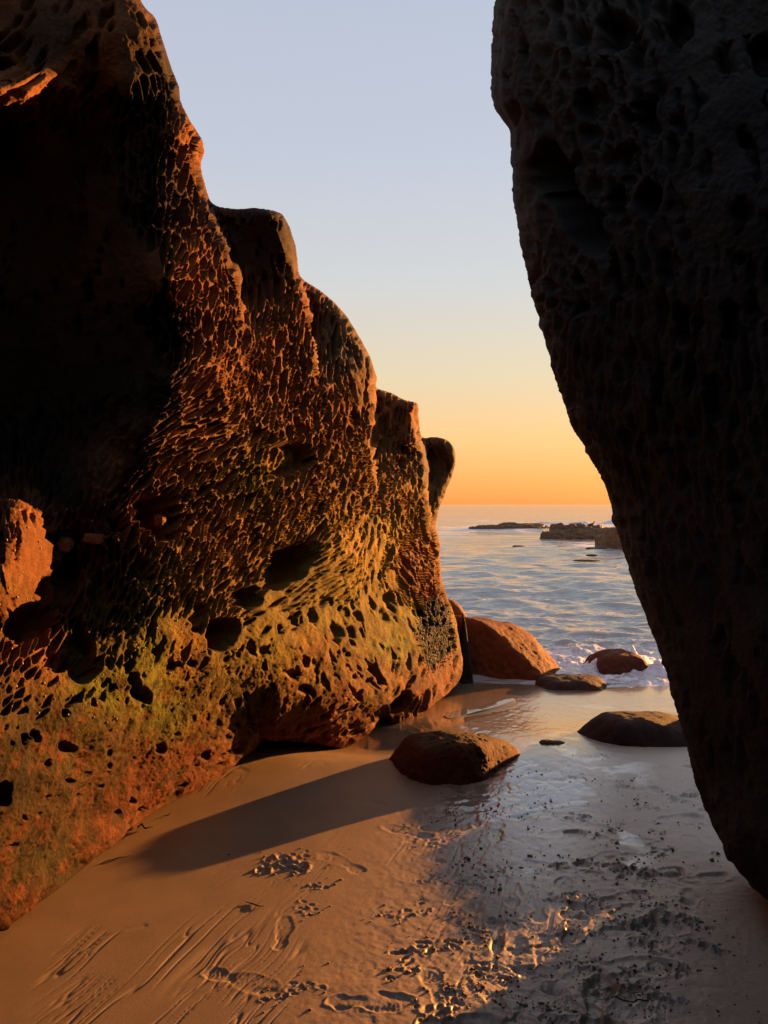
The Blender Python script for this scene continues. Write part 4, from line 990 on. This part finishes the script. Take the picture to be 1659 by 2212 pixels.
def tube(pts, rad, k=6):
    P = np.asarray(pts, float); T = np.gradient(P, axis=0); T /= np.linalg.norm(T, axis=1)[:, None]+1e-9
    up = np.array([0, 0, 1.0]); A = np.cross(T, up); A /= np.linalg.norm(A, axis=1)[:, None]+1e-9; B = np.cross(A, T)
    a = np.linspace(0, 2*math.pi, k, endpoint=False); R = np.broadcast_to(rad, len(P))
    V = P[:, None, :]+R[:, None, None]*(np.cos(a)[None, :, None]*A[:, None, :]+np.sin(a)[None, :, None]*B[:, None, :])
    n = len(P); i = np.arange(n*k).reshape(n, k); j = np.roll(i, -1, 1)
    F = np.stack([i[:-1], j[:-1], j[1:], i[1:]], -1).reshape(-1, 4)
    return V.reshape(-1, 3), F
def strand(name, uvs, r, label, wob=.004, seed=0):
    pts = []
    for (u, v) in uvs:
        q = ground(u, v); pts.append((q[0], q[1]))
    C_ = catmull(np.array(pts), .01)
    g = np.random.default_rng(seed)
    z = np.array([sand_z(a, b) for a, b in C_])+r*.8+wob*np.abs(np.sin(np.arange(len(C_))*.55+seed))
    rad = r*np.clip(np.sin(np.linspace(.25, math.pi-.1, len(C_))), .25, 1)
    V, F = tube(np.column_stack([C_, z]), rad)
    o0 = np.array([C_[0, 0], C_[0, 1], 0])
    return tag(link(name, mesh_np(name, V-o0, F), M_WEED, None, o0), label, 'seaweed')
strand('seaweed_strand', [(292,1790),(305,1780),(312,1786),(330,1787)], .006, 'dark seaweed scrap on sunlit sand close to the cliff foot', .010, 1)
strand('seaweed_strand', [(352,1760),(365,1756),(376,1752)], .003, 'short thin seaweed wisp higher up beside the cliff foot', .004, 2)
strand('seaweed_strand', [(214,1862),(245,1852),(270,1847),(282,1843)], .003, 'long reddish seaweed wisp at the lower cliff foot', .004, 3)
strand('twig', [(1288,2137),(1330,2146),(1370,2152),(1410,2154),(1436,2153)], .0022, 'long thin dark twig lying on the shaded sand at lower right', .001, 4)
strand('seaweed_strand', [(530,1943),(545,1946),(560,1952),(572,1950)], .003, 'small curled seaweed scrap on sunlit sand below the boulder shadow', .003, 5)

# gull on the reef
bx, by = sea_at(1265, 1166); by += 1.3
bx = (1277-CU)/FP*by; 
bz = None
dg = bpy.context.evaluated_depsgraph_get()
hit = scene.ray_cast(dg, Vector((bx, by, 5)), Vector((0, 0, -1)))
bz = hit[1].z if hit[0] else .3
gull = bpy.data.objects.new('gull', None); col.objects.link(gull); gull.location = (bx, by, bz); gull.rotation_euler = (0, 0, math.radians(25)); gull.scale = (1.15,)*3
tag(gull, 'small dark gull standing on the long reef rock at sea', 'bird')
def ring_body(stations, k=10):
    V = []; 
    for (x, z, rw, rh) in stations:
        a = np.linspace(0, 2*math.pi, k, endpoint=False)
        V.append(np.column_stack([np.full(k, x), np.cos(a)*rw, z+np.sin(a)*rh]))
    n = len(stations); i = np.arange(n*k).reshape(n, k); j = np.roll(i, -1, 1)
    F = np.stack([i[:-1], j[:-1], j[1:], i[1:]], -1).reshape(-1, 4)
    return np.vstack(V), F
M_GULL = plain_material('gull_feathers', (.06,.05,.045), .8, .3, 20.0); M_BEAK = plain_material('gull_beak', (.25,.14,.03), .5)
V, F = ring_body([(-.24,.12,.004,.003),(-.18,.125,.03,.012),(-.10,.14,.055,.04),(0,.155,.07,.065),(.08,.17,.062,.065),(.13,.20,.04,.05),(.155,.245,.03,.035),(.175,.275,.032,.034),(.20,.285,.028,.03),(.222,.28,.010,.010)])
link('body', mesh_np('body', V, F), M_GULL, gull)
V, F = ring_body([(.218,.279,.009,.009),(.25,.275,.007,.007),(.272,.266,.002,.003)], 6); link('beak', mesh_np('beak', V, F), M_BEAK, gull)
for sgn in (-1, 1):
    V, F = tube([(0.01, .025*sgn, .10), (0.0, .025*sgn, .05), (.0, .025*sgn, .004), (.04, .03*sgn, .002)], .006, 6); link('leg', mesh_np('leg', V, F), M_BEAK, gull)
    V, F = ring_body([(-.27,.12,.004,.004),(-.15,.145,.012,.03),(0,.165,.014,.05),(.08,.17,.006,.03)], 8); V[:, 1] += .062*sgn; link('wing', mesh_np('wing', V, F), M_GULL, gull)

# kelp floating off the reef
for k, (u, v, w, lab) in enumerate([(1268,1212,60,'broad dark kelp patch afloat in front of the tiny low rock'),(1278,1201,26,'small dark kelp patch afloat just behind the broad one'),(1120,1181,30,'thin dark kelp streak afloat left of the tiny low rock')]):
    x, y = sea_at(u, v); wm = w/FP*y
    V0_, F0_ = sphere(14); V = V0_*np.array([wm*.5, wm*.28, .035]); V = V*(1+.5*fbm3(V*np.array([3, 6, 3])+k*5, 3, 260+k))[:, None]
    me = mesh_np('kelp_patch', V, F0_); set_attr(me, 'tint', np.tile(np.array([[.03,.022,.012]]), (len(V), 1)))
    tag(link('kelp_patch', me, M_REEF, None, (x, y, Z_SEA+.02)), lab, 'kelp')

# thin sheet of standing water by the cliff foot
pts = [(958,1543),(990,1530),(1030,1522),(1075,1511),(1108,1506),(1113,1509),(1085,1519),(1050,1529),(1010,1539),(975,1549)]
PV_ = []
for (u, v) in pts:
    q = ground(u, v, -.06); PV_.append((q[0], q[1]))
PV_ = np.array(PV_); cxy = PV_.mean(0)
zz = max(sand_z(a, b) for a, b in PV_)+.004
C_ = catmull(np.vstack([PV_, PV_[:1]]), .03)[:-1]
n = len(C_); V = np.vstack([np.column_stack([C_-cxy, np.zeros(n)]), np.column_stack([(C_-cxy)*1.03, np.full(n, -.03)]), [[0, 0, 0]]])
F3 = [(i, (i+1) % n, 2*n) for i in range(n)]; F4 = [(i, i+n, (i+1) % n+n, (i+1) % n) for i in range(n)]
me = bpy.data.meshes.new('water_pool'); me.from_pydata(V.tolist(), [], F3+F4); me.update()
m, nt, b = nodes('still_water'); b.inputs['Base Color'].default_value = (.16,.13,.10,1); b.inputs['Roughness'].default_value = .02; b.inputs['IOR'].default_value = 2.4
tn_ = tex_noise(nt, 9, 2, .5); bpn = nt.nodes.new('ShaderNodeBump'); bpn.inputs['Strength'].default_value = .05; bpn.inputs['Distance'].default_value = .01
nt.links.new(tn_.outputs['Fac'], bpn.inputs['Height']); nt.links.new(bpn.outputs[0], b.inputs['Normal'])
tag(link('water_pool', me, m, None, (cxy[0], cxy[1], zz)), 'bright sliver of standing water on the wet sand by the cliff foot', 'water', kind='structure')
